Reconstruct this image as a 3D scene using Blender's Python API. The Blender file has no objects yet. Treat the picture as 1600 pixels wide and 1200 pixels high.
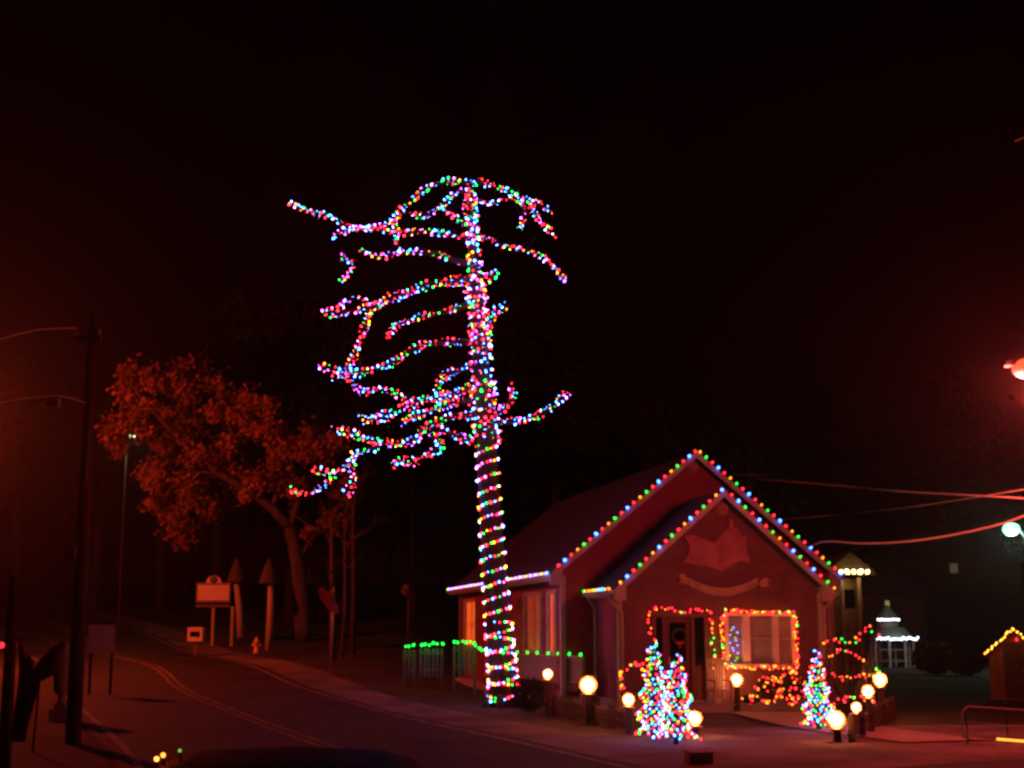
import bpy, math, random
from mathutils import Vector, Matrix
R = random.Random(7)
S = bpy.context.scene
COL = S.collection

# ------------------------------------------------------------------ camera
F_PX = 2200.0
PITCH = math.atan(385 / F_PX)
CAM = Vector((0, 0, 2.0))
cd = bpy.data.cameras.new('camera')
cd.sensor_width = 36; cd.lens = 36 * F_PX / 1600
cd.clip_start = 0.1; cd.clip_end = 2000
cam = bpy.data.objects.new('camera', cd); COL.objects.link(cam)
cam.location = CAM; cam.rotation_euler = (math.pi / 2 + PITCH, 0, 0)
S.camera = cam

# ------------------------------------------------------------------ night sky
world = bpy.data.worlds.new('World'); S.world = world; world.use_nodes = True
wn = world.node_tree; wn.nodes.clear()
w_out = wn.nodes.new('ShaderNodeOutputWorld'); w_bg = wn.nodes.new('ShaderNodeBackground')
w_geo = wn.nodes.new('ShaderNodeTexCoord'); w_sep = wn.nodes.new('ShaderNodeSeparateXYZ')
w_ramp = wn.nodes.new('ShaderNodeValToRGB')
w_ramp.color_ramp.elements[0].position = 0.0; w_ramp.color_ramp.elements[0].color = (0.0030, 0.0002, 0.0002, 1)
w_ramp.color_ramp.elements[1].position = 0.6; w_ramp.color_ramp.elements[1].color = (0.0012, 0.0001, 0.0001, 1)
wn.links.new(w_geo.outputs['Generated'], w_sep.inputs[0]); wn.links.new(w_sep.outputs['Z'], w_ramp.inputs[0])
wn.links.new(w_ramp.outputs[0], w_bg.inputs['Color']); w_bg.inputs['Strength'].default_value = 0.8
wn.links.new(w_bg.outputs[0], w_out.inputs['Surface'])

# ------------------------------------------------------------------ exposure / sampling
S.view_settings.view_transform = 'Standard'; S.view_settings.look = 'None'
S.view_settings.exposure = 0.0; S.view_settings.gamma = 1.0; S.view_settings.use_curve_mapping = False
S.cycles.pixel_filter_type = 'BLACKMAN_HARRIS'; S.cycles.filter_width = 2.8
S.cycles.use_denoising = True
S.cycles.sample_clamp_indirect = 2.0
S.cycles.max_bounces = 5; S.cycles.diffuse_bounces = 2; S.cycles.glossy_bounces = 2
S.cycles.transmission_bounces = 4; S.cycles.volume_bounces = 0; S.cycles.transparent_max_bounces = 12
S.cycles.caustics_reflective = False; S.cycles.caustics_refractive = False

SODIUM_R = (1.0, 0.06, 0.05); SODIUM_L = (1.0, 0.07, 0.025)     # the two street lamps' light
LAMP_R_W, LAMP_L_W, LAMP_T_W = 1700, 8000, 480
HAZE = 0.00034

# ------------------------------------------------------------------ geometry helpers
def ray(px, py):
    x = (px - 800) / F_PX; v = (600 - py) / F_PX
    return Vector((x, math.cos(PITCH) - v * math.sin(PITCH), math.sin(PITCH) + v * math.cos(PITCH)))
def P(px, py, Y):
    d = ray(px, py); return CAM + d * (Y / d.y)

def mix(a, b, t): return a + (b - a) * t
HP = [(-50, 0), (32, 0), (42, .25), (48, .45), (56, .75), (63, 1.02), (70, 1.45), (80, 2.1), (95, 3.1), (115, 4.4), (150, 6.5), (220, 9), (400, 13)]
def hraw(y):
    if y <= HP[0][0]: return 0
    for (a, za), (b, zb) in zip(HP, HP[1:]):
        if y <= b: return mix(za, zb, (y - a) / (b - a))
    return HP[-1][1]
def sm(t): t = max(0, min(1, t)); return t * t * (3 - 2 * t)
def ground_z(x, y):
    f = sm((-0.5 - x) / 5.0)
    h = (hraw(y - 4) + hraw(y) * 2 + hraw(y + 4)) / 4
    far = sm((y - 95) / 80) * (1 - f)
    return h * f + far * 3.0
def on_ground(px, Y, dz=0.0):
    x = (px - 800) / F_PX * Y / (math.cos(PITCH) + .17 * math.sin(PITCH))
    return Vector((x, Y, ground_z(x, Y) + dz))

class MB:
    def __init__(s): s.v = []; s.f = []; s.m = []; s.smooth = []
    def add(s, vs, fs, mi=0, smooth=False, M=None):
        b = len(s.v)
        s.v += [tuple(M @ Vector(v)) if M else tuple(v) for v in vs]
        s.f += [tuple(b + i for i in f) for f in fs]; s.m += [mi] * len(fs); s.smooth += [smooth] * len(fs)
    def box(s, c, d, mi=0, M=None, bev=0.0):
        x, y, z = c; a, b, h = d[0] / 2, d[1] / 2, d[2] / 2
        vs = [(x + i * a, y + j * b, z + k * h) for k in (-1, 1) for j in (-1, 1) for i in (-1, 1)]
        s.add(vs, [(0, 2, 3, 1), (4, 5, 7, 6), (0, 1, 5, 4), (2, 6, 7, 3), (0, 4, 6, 2), (1, 3, 7, 5)], mi, False, M)
    def prism(s, pts, y0, y1, mi=0, M=None):          # outline in x,z pushed along y
        n = len(pts)
        vs = [(x, y0, z) for x, z in pts] + [(x, y1, z) for x, z in pts]
        fs = [tuple(range(n)), tuple(range(2 * n - 1, n - 1, -1))] + [(i, i + n, (i + 1) % n + n, (i + 1) % n) for i in range(n)]
        s.add(vs, fs, mi, False, M)
    def tube(s, pts, rad, n=6, mi=0, cap=True, smooth=True, M=None):
        pts = [Vector(p) for p in pts]; k = len(pts)
        if not hasattr(rad, '__len__'): rad = [rad] * k
        vs = []; up = None
        for i, p in enumerate(pts):
            t = (pts[min(i + 1, k - 1)] - pts[max(i - 1, 0)])
            t = t.normalized() if t.length > 1e-9 else Vector((0, 0, 1))
            if up is None:
                up = Vector((0, 0, 1)) if abs(t.z) < .9 else Vector((0, 1, 0))
            a = t.cross(up)
            a = a.normalized() if a.length > 1e-6 else t.orthogonal().normalized()
            b = a.cross(t).normalized(); up = b
            for j in range(n):
                th = 2 * math.pi * j / n
                vs.append(p + (a * math.cos(th) + b * math.sin(th)) * rad[i])
        fs = [(i * n + j, i * n + (j + 1) % n, (i + 1) * n + (j + 1) % n, (i + 1) * n + j) for i in range(k - 1) for j in range(n)]
        if cap: fs += [tuple(range(n - 1, -1, -1)), tuple(range((k - 1) * n, k * n))]
        s.add(vs, fs, mi, smooth, M)
    def lathe(s, prof, n=12, mi=0, o=(0, 0, 0), smooth=True, M=None):
        k = len(prof)
        vs = [(o[0] + r * math.cos(2 * math.pi * j / n), o[1] + r * math.sin(2 * math.pi * j / n), o[2] + z) for r, z in prof for j in range(n)]
        fs = [(i * n + j, i * n + (j + 1) % n, (i + 1) * n + (j + 1) % n, (i + 1) * n + j) for i in range(k - 1) for j in range(n)]
        fs += [tuple(range(n - 1, -1, -1)), tuple(range((k - 1) * n, k * n))]
        s.add(vs, fs, mi, smooth, M)
    def ball(s, c, r, n=6, rings=4, mi=0, sz=1.0):
        prof = [(max(1e-4, r * math.sin(math.pi * i / rings)), -r * sz * math.cos(math.pi * i / rings)) for i in range(rings + 1)]
        s.lathe(prof, n, mi, c)
    def octa(s, c, r, mi=0):
        x, y, z = c
        s.add([(x + r, y, z), (x - r, y, z), (x, y + r, z), (x, y - r, z), (x, y, z + r), (x, y, z - r)],
              [(0, 2, 4), (2, 1, 4), (1, 3, 4), (3, 0, 4), (2, 0, 5), (1, 2, 5), (3, 1, 5), (0, 3, 5)], mi, True)
    def quad(s, c, a, b, mi=0):
        c = Vector(c); s.add([c - a - b, c + a - b, c + a + b, c - a + b], [(0, 1, 2, 3)], mi)
    def mesh(s, name, mats):
        me = bpy.data.meshes.new(name); me.from_pydata(s.v, [], s.f)
        mats = mats if isinstance(mats, (list, tuple)) else [mats]
        for m in mats: me.materials.append(m)
        me.polygons.foreach_set('material_index', s.m); me.polygons.foreach_set('use_smooth', s.smooth)
        me.update(); return me
    def build(s, name, mats, parent=None, loc=None, rot=None, **tags):
        return link(name, s.mesh(name, mats), parent, loc, rot, **tags)

def link(name, me, parent=None, loc=None, rot=None, **tags):
    o = bpy.data.objects.new(name, me); COL.objects.link(o)
    if parent is not None: o.parent = parent
    if loc is not None: o.location = loc
    if rot is not None: o.rotation_euler = rot
    for k, v in tags.items():
        if v is not None: o[k] = v
    return o
def thing(name, label, category, loc=(0, 0, 0), rz=0.0, group=None, s=1.0):
    o = link(name, None, None, loc, (0, 0, rz), label=label, category=category, group=group)
    o.scale = (s, s, s); return o
def copy_thing(src, loc, rz, label, s=None):
    r = src.copy(); COL.objects.link(r); r.location = loc; r.rotation_euler = (0, 0, rz); r['label'] = label
    if s: r.scale = (s, s, s)
    for c in list(src.children):
        d = c.copy(); COL.objects.link(d); d.parent = r
        for g in list(c.children):
            e = g.copy(); COL.objects.link(e); e.parent = d
    return r
def poly_points(pts, step):
    """resample a 3D polyline (Catmull-Rom smoothed)"""
    pts = [Vector(p) for p in pts]; out = []
    q = [pts[0] * 2 - pts[1]] + pts + [pts[-1] * 2 - pts[-2]]
    for i in range(1, len(q) - 2):
        n = max(1, int((q[i + 1] - q[i]).length / step))
        for j in range(n):
            t = j / n; a, b, c, d = q[i - 1], q[i], q[i + 1], q[i + 2]
            out.append(.5 * ((2 * b) + (c - a) * t + (2 * a - 5 * b + 4 * c - d) * t * t + (3 * b - a - 3 * c + d) * t ** 3))
    out.append(pts[-1]); return out

# ------------------------------------------------------------------ materials
def mat(name, col, rough=.8, col2=None, scale=6, bump=0, metal=0, spec=None, detail=5, bscale=None, stretch=None, coat=0):
    m = bpy.data.materials.new(name); m.use_nodes = True; nt = m.node_tree
    b = nt.nodes['Principled BSDF']; b.inputs['Base Color'].default_value = (*col, 1)
    b.inputs['Roughness'].default_value = rough; b.inputs['Metallic'].default_value = metal
    if coat: b.inputs['Coat Weight'].default_value = coat
    if spec is not None: b.inputs['Specular IOR Level'].default_value = spec
    if col2 or bump:
        tc = nt.nodes.new('ShaderNodeTexCoord'); mp = nt.nodes.new('ShaderNodeMapping')
        if stretch: mp.inputs['Scale'].default_value = stretch
        nt.links.new(tc.outputs['Object'], mp.inputs[0])
    if col2:
        n = nt.nodes.new('ShaderNodeTexNoise'); n.inputs['Scale'].default_value = scale; n.inputs['Detail'].default_value = detail
        r = nt.nodes.new('ShaderNodeValToRGB'); r.color_ramp.elements[0].position = .35; r.color_ramp.elements[1].position = .65
        r.color_ramp.elements[0].color = (*col, 1); r.color_ramp.elements[1].color = (*col2, 1)
        nt.links.new(mp.outputs[0], n.inputs[0]); nt.links.new(n.outputs[0], r.inputs[0]); nt.links.new(r.outputs[0], b.inputs['Base Color'])
    if bump:
        n2 = nt.nodes.new('ShaderNodeTexNoise'); n2.inputs['Scale'].default_value = bscale or scale * 4; n2.inputs['Detail'].default_value = 6
        bp = nt.nodes.new('ShaderNodeBump'); bp.inputs['Strength'].default_value = bump; bp.inputs['Distance'].default_value = .03
        nt.links.new(mp.outputs[0], n2.inputs[0]); nt.links.new(n2.outputs[0], bp.inputs['Height']); nt.links.new(bp.outputs[0], b.inputs['Normal'])
    return m
def lapped(name, col, col2, pitch, axis='Z', rough=.6, strength=.6):
    """boards or shingles too fine to tell apart: saw-tooth relief along one axis"""
    m = mat(name, col, rough, col2, 3)
    nt = m.node_tree; b = nt.nodes['Principled BSDF']
    tc = nt.nodes.new('ShaderNodeTexCoord'); sp = nt.nodes.new('ShaderNodeSeparateXYZ')
    mo = nt.nodes.new('ShaderNodeMath'); mo.operation = 'MULTIPLY'; mo.inputs[1].default_value = 1 / pitch
    fr = nt.nodes.new('ShaderNodeMath'); fr.operation = 'FRACT'
    bp = nt.nodes.new('ShaderNodeBump'); bp.inputs['Strength'].default_value = strength; bp.inputs['Distance'].default_value = .02
    nt.links.new(tc.outputs['Object'], sp.inputs[0]); nt.links.new(sp.outputs[axis], mo.inputs[0]); nt.links.new(mo.outputs[0], fr.inputs[0])
    nt.links.new(fr.outputs[0], bp.inputs['Height']); nt.links.new(bp.outputs[0], b.inputs['Normal'])
    return m
def glow(name, col, strength, sampling='AUTO', base=(.5, .5, .5)):
    m = bpy.data.materials.new(name); m.use_nodes = True
    b = m.node_tree.nodes['Principled BSDF']; b.inputs['Base Color'].default_value = (*base, 1)
    b.inputs['Emission Color'].default_value = (*col, 1); b.inputs['Emission Strength'].default_value = strength
    b.inputs['Roughness'].default_value = .3
    m.cycles.emission_sampling = sampling
    return m
M = dict(
    asphalt=mat('asphalt', (.012, .0115, .011), .8, (.04, .038, .036), .45, .9, bscale=25, detail=12),
    yellow_paint=mat('yellow_road_paint', (.3, .19, .04), .8, (.08, .065, .045), 2.5),
    white_paint=mat('white_road_paint', (.35, .34, .33), .8, (.09, .088, .085), 2.5),
    grass=mat('winter_grass', (.025, .028, .012), .95, (.07, .055, .025), .3, .9, bscale=12),
    gravel=mat('gravel', (.09, .08, .075), .95, (.24, .2, .19), .6, 1.0, bscale=14, detail=12),
    concrete=mat('concrete', (.3, .29, .27), .85, (.38, .36, .34), 1.2, .3),
    bark=mat('bark', (.045, .035, .028), .95, (.08, .062, .05), 5, 1.0, stretch=(1, 1, .25)),
    pale_bark=mat('pale_bark', (.07, .055, .045), .9, (.13, .1, .08), 3, .8, stretch=(1, 1, .3)),
    leaf=mat('dry_leaf', (.09, .03, .018), .8, (.5, .22, .09), .55),
    needle=mat('needles', (.03, .06, .025), .8, (.05, .09, .04), 3),
    dark_crown=mat('dark_crown', (.02, .026, .014), .95, (.032, .036, .02), .6),
    siding=lapped('red_siding', (.24, .03, .055), (.3, .04, .07), .14, strength=1.0),
    gable_siding=lapped('brown_red_siding', (.14, .06, .09), (.19, .08, .11), .14, strength=1.0),
    trim=mat('white_trim', (.5, .47, .43), .6, (.4, .37, .34), 4),
    shingle=lapped('dark_shingle', (.035, .03, .03), (.055, .05, .048), .13, rough=.9),
    red_shingle=lapped('red_shingle', (.012, .008, .008), (.02, .012, .012), .13, rough=.9),
    wood=mat('wood', (.28, .17, .09), .75, (.2, .12, .06), 5, .4, stretch=(1, 1, .2)),
    pale_wood=mat('pale_wood', (.5, .42, .32), .7, (.38, .31, .23), 5, .3),
    dark_wood=mat('dark_wood', (.06, .045, .035), .85, (.1, .07, .05), 4, .4),
    dark_metal=mat('dark_metal', (.03, .03, .03), .45, metal=.6),
    grey_metal=mat('grey_metal', (.45, .45, .45), .45, (.36, .36, .36), 4, metal=.3),
    brass=mat('brass', (.7, .5, .25), .35, metal=.8),
    sign_yellow=mat('cream_sign_paint', (.8, .72, .45), .5, (.74, .64, .38), 6),
    sign_blue=mat('dark_sign_paint', (.08, .07, .1), .5),
    sign_red=mat('red_sign_paint', (.6, .04, .06), .4, (.5, .035, .05), 5),
    hydrant=mat('hydrant_paint', (.75, .45, .08), .45),
    cloth=mat('dull_cloth', (.3, .12, .12), .9, (.5, .45, .42), 2),
    door=mat('door_paint', (.12, .03, .03), .5, (.15, .04, .04), 3),
    garland=mat('garland', (.03, .06, .02), .9, (.05, .08, .03), 10),
    car=mat('black_car_paint', (.003, .003, .0035), .6, spec=.03),
    rubber=mat('rubber', (.02, .02, .02), .8),
    cable=mat('cable_sheath', (.85, .82, .6), .35),
    plaque=mat('pink_plaque_paint', (.5, .22, .3), .7, (.34, .12, .18), 3),
    ribbon=mat('cream_ribbon_paint', (.62, .46, .32), .7, (.42, .28, .2), 4),
    brick=mat('pale_render', (.13, .12, .08), .8, (.36, .31, .27), 2),
    wire=mat('green_wire', (.02, .05, .02), .6),
)
g = bpy.data.materials.new('window_glass'); g.use_nodes = True; gb = g.node_tree.nodes['Principled BSDF']
gb.inputs['Base Color'].default_value = (.8, .85, .85, 1); gb.inputs['Roughness'].default_value = .05
gb.inputs['Alpha'].default_value = .28; M['glass'] = g
dg = mat('dark_glass', (.01, .01, .012), .06, coat=.5); M['dark_glass'] = dg

COLR = dict(red=(1, .015, .025), green=(.01, 1, .06), blue=(.04, .17, 1), amber=(1, .24, .01), pink=(1, .1, .6), white=(.75, .85, 1), warm=(1, .55, .15), violet=(.45, .06, 1))
STR = dict(red=9, green=5.5, blue=17, amber=6.5, pink=8, white=9, warm=12, violet=13)
def bulbset(tag, k, sampling='AUTO'):
    return {c: glow(f'{tag}_{c}_bulb', COLR[c], STR[c] * k, sampling, tuple(.3 * v + .05 for v in COLR[c])) for c in COLR}
B_TREE = bulbset('tree', 3.3, 'NONE')
B_ROOF = bulbset('roof', .62)
B_GAR = bulbset('garland', .65, 'NONE')
B_XMAS = bulbset('fir', 1.15)
NAMES = ['red', 'green', 'blue', 'amber', 'pink', 'white', 'warm', 'violet']
def mats_of(bs): return [bs[c] for c in NAMES]

_bm = {}
def bulb_mesh(bs, key, c, r):
    k = (key, c, round(r, 4))
    if k not in _bm:
        mb = MB(); mb.lathe([(r * .25, -r * 1.1), (r * .85, -r * .5), (r, 0), (r * .7, r * .8), (r * .15, r * 1.35)], 6)
        _bm[k] = mb.mesh('bulb', bs[c])
    return _bm[k]
def put_bulb(parent, pos, bs, key, c, r, inv=None):
    o = link('bulb', bulb_mesh(bs, key, c, r), parent, pos, (R.uniform(-1.2, 1.2), R.uniform(-1.2, 1.2), 0))
    return o

# ------------------------------------------------------------------ haze (thin mist added to give the lamps their halos)
hz = MB(); hz.box((0, 130, 25), (420, 340, 56))
hm = bpy.data.materials.new('added_haze'); hm.use_nodes = True; hm.node_tree.nodes.clear()
ho = hm.node_tree.nodes.new('ShaderNodeOutputMaterial'); hv = hm.node_tree.nodes.new('ShaderNodeVolumePrincipled')
hv.inputs['Color'].default_value = (.9, .9, .9, 1); hv.inputs['Density'].default_value = HAZE; hv.inputs['Anisotropy'].default_value = .87
hm.node_tree.links.new(hv.outputs[0], ho.inputs['Volume'])
hz.build('added_haze', hm, kind='stuff')

# ------------------------------------------------------------------ ground
def axis(vals):
    out = []
    for a, b, st in vals:
        n = int(round((b - a) / st)); out += [a + i * (b - a) / n for i in range(n)]
    out.append(vals[-1][1]); return out
xs = axis([(-200, -60, 10), (-60, 30, 1.5), (30, 200, 10)]); ys = axis([(-30, 0, 6), (0, 130, 1.5), (130, 290, 8)])
gm = MB(); nx = len(xs)
gm.add([(x, y, ground_z(x, y)) for y in ys for x in xs],
       [(j * nx + i, j * nx + i + 1, (j + 1) * nx + i + 1, (j + 1) * nx + i) for j in range(len(ys) - 1) for i in range(nx - 1)], 0, True)
gm.build('ground', M['grass'], kind='structure')

def drape(center, off0, off1, dz, matl, name, step=1.2, cols=8):
    pts = poly_points([Vector((x, y, 0)) for x, y in center], step)
    mb = MB(); vs = []
    for i, p in enumerate(pts):
        t = (pts[min(i + 1, len(pts) - 1)] - pts[max(i - 1, 0)]).normalized(); n = Vector((t.y, -t.x, 0))
        for k in range(cols + 1):
            q = p + n * mix(off0, off1, k / cols); vs.append((q.x, q.y, ground_z(q.x, q.y) + dz))
    c1 = cols + 1
    mb.add(vs, [(i * c1 + k, i * c1 + k + 1, (i + 1) * c1 + k + 1, (i + 1) * c1 + k) for i in range(len(pts) - 1) for k in range(cols)], 0, True)
    return mb.build(name, matl, kind='structure')
ROAD = [(3.2, -4), (1.6, 9), (-2.4, 22.5), (-6.0, 32.6), (-9.6, 42), (-13.2, 53), (-17.6, 62), (-24.2, 78), (-33, 95), (-48, 118)]
drape(ROAD, -3.6, 3.75, .035, M['asphalt'], 'road')
drape(ROAD, -.17, -.06, .045, M['yellow_paint'], 'road_yellow_line', cols=1)
drape(ROAD, .06, .17, .045, M['yellow_paint'], 'road_yellow_line', cols=1)
drape(ROAD, 3.35, 3.47, .045, M['white_paint'], 'road_edge_line', cols=1)
drape(ROAD, -3.35, -3.23, .045, M['white_paint'], 'road_edge_line', cols=1)
drape(ROAD, 3.76, 5.4, .03, M['gravel'], 'road_shoulder', cols=3)
drape([(-.6, 23.5), (4, 24.5), (10, 25.5), (18, 26), (34, 28)], -5.2, 4.6, .022, M['gravel'], 'gravel_forecourt', cols=10)
drape([(7.8, 26), (6.6, 30), (6.15, 35.2)], -.9, .9, .05, M['concrete'], 'front_path', cols=3)
drape([(70, 23), (25, 21.2), (14, 20.4), (8, 18.6), (5.2, 15.5), (4.4, 11)], -3.0, 3.4, .05, M['asphalt'], 'side_road', cols=6)

# ------------------------------------------------------------------ light strings in general
SEQ5 = ['red', 'blue', 'red', 'green', 'amber']
def row_string(label, pts, seq, spacing, bs, key, r, group=None, name='light_string', jit=0.0, wire=.006, start=0):
    """a wire along pts with every bulb a part"""
    org = Vector(pts[0]); t = thing(name, label, 'light string', org, 0, group)
    fine = [p - org for p in poly_points(pts, .12)] if len(pts) > 2 else [Vector(p) - org for p in pts]
    mb = MB(); mb.tube(fine, wire, 4); mb.build('wire', M['wire'], t)
    d = 0; k = start; nxt = spacing * .3
    for a, b in zip(fine, fine[1:]):
        L = (b - a).length
        while d + L >= nxt:
            p = a.lerp(b, (nxt - d) / max(L, 1e-6))
            c = seq[k % len(seq)] if seq else R.choice(NAMES[:4])
            rr = r * (1.22 if c == 'blue' and key == 'roof' else 1)
            put_bulb(t, p + Vector((R.uniform(-jit, jit), R.uniform(-jit, jit), R.uniform(-jit, jit))), bs, key, c, rr)
            k += 1; nxt += spacing * (1 + R.uniform(-.04, .04))
        d += L
    return t
TREE_C = ['red', 'red', 'blue', 'green', 'amber', 'red', 'blue', 'blue', 'green', 'blue', 'red', 'pink', 'red', 'violet']
def wrap_string(label, pts, rad0, pitch, spacing, r, group, bs=B_TREE, colors=TREE_C, keep=1.0):
    """a string wound round a branch; bulbs too small to pick apart are one part"""
    org = Vector(pts[0]); t = thing('light_string', label, 'light string', org, 0, group)
    fine = poly_points(pts, .03); wp = []; d = 0
    ph = R.uniform(0, 6)
    for i, p in enumerate(fine):
        if i: d += (fine[i] - fine[i - 1]).length
        tt = (fine[min(i + 1, len(fine) - 1)] - fine[max(i - 1, 0)]).normalized()
        a = tt.orthogonal().normalized() if abs(tt.y) > .9 else tt.cross(Vector((0, 1, 0))).normalized(); b = a.cross(tt)
        th = ph + 2 * math.pi * d / pitch
        wob = 1 + .35 * math.sin(d * 7 + ph)
        rad = rad0 if not hasattr(rad0, '__len__') else mix(rad0[0], rad0[1], i / (len(fine) - 1)) / max(wob, 1e-3) * (1 + .12 * math.sin(d * 5))
        wp.append(p + (a * math.cos(th) + b * math.sin(th)) * rad * wob - org)
    w = MB(); w.tube(wp[::2], .005, 3); w.build('wire', M['wire'], t)
    mb = MB(); acc = 0; k = R.randrange(10)
    lull = R.uniform(0, 6)
    for a, b in zip(wp, wp[1:]):
        acc += (b - a).length
        if acc > spacing:
            acc -= spacing * R.uniform(.8, 1.25)
            if R.random() < keep * (.88 + .25 * math.sin(k * .17 + lull)):
                c = R.choice(colors)
                mb.octa(b + Vector([R.uniform(-.02, .02) for _ in range(3)]), r * R.choice([.4, .5, .6, .75, .9, 1, 1.1, 1.3, 1.75]), NAMES.index(c))
            k += 1
    mb.build('string_bulbs', mats_of(bs), t, kind='stuff')
    return t

# ------------------------------------------------------------------ the tall lit tree
TY = 38.0
trunk_px = [(788, 1108, .40), (786, 1060, .375), (779, 980, .34), (771, 880, .31), (766, 800, .29), (760, 700, .28), (755, 620, .25), (750, 540, .22), (746, 470, .18), (739, 400, .14), (737, 340, .11), (735, 278, .05)]
base = P(788, 1108, TY); base.z = 0
tree = thing('bare_tree', 'tall bare tree wound with coloured lights from base to top', 'tree', base)
tp = [P(a, b, TY) for a, b, _ in trunk_px]; tp[0].z = -.15
mb = MB(); mb.tube([p - base for p in tp], [r * (1.12 if i == 0 else 1) for i, (_, _, r) in enumerate(trunk_px)], 12)
for k in range(6):                                    # root flare
    a = k * 1.05 + .3; mb.tube([Vector((math.cos(a) * .25, math.sin(a) * .25, .35)), Vector((math.cos(a) * .48, math.sin(a) * .48, .05)), Vector((math.cos(a) * .8, math.sin(a) * .8, -.12))], [.16, .1, .04], 6)
mb.build('trunk', M['bark'], tree)
def branch(pts, r0, r1):
    p = poly_points([q - base for q in pts], .25); n = len(p)
    b = MB(); b.tube(p, [mix(r0, r1, i / (n - 1)) for i in range(n)], 6)
    for k in range(n // 3):                           # side twigs
        q = p[R.randrange(n // 4, n)]; d = Vector((R.uniform(-1, 1), R.uniform(-1, 1), R.uniform(-.2, 1))).normalized()
        b.tube([q, q + d * .3, q + d * .55 + Vector((0, 0, .1))], [.012, .008, .003], 3)
    b.build('branch', M['bark'], tree)
def bp(px, dy0, dy1):
    n = len(px); return [P(x, y, TY + mix(dy0, dy1, i / (n - 1))) for i, (x, y) in enumerate(px)]
GB = 'coloured light strings wound on the branches of the tall tree'
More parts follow.
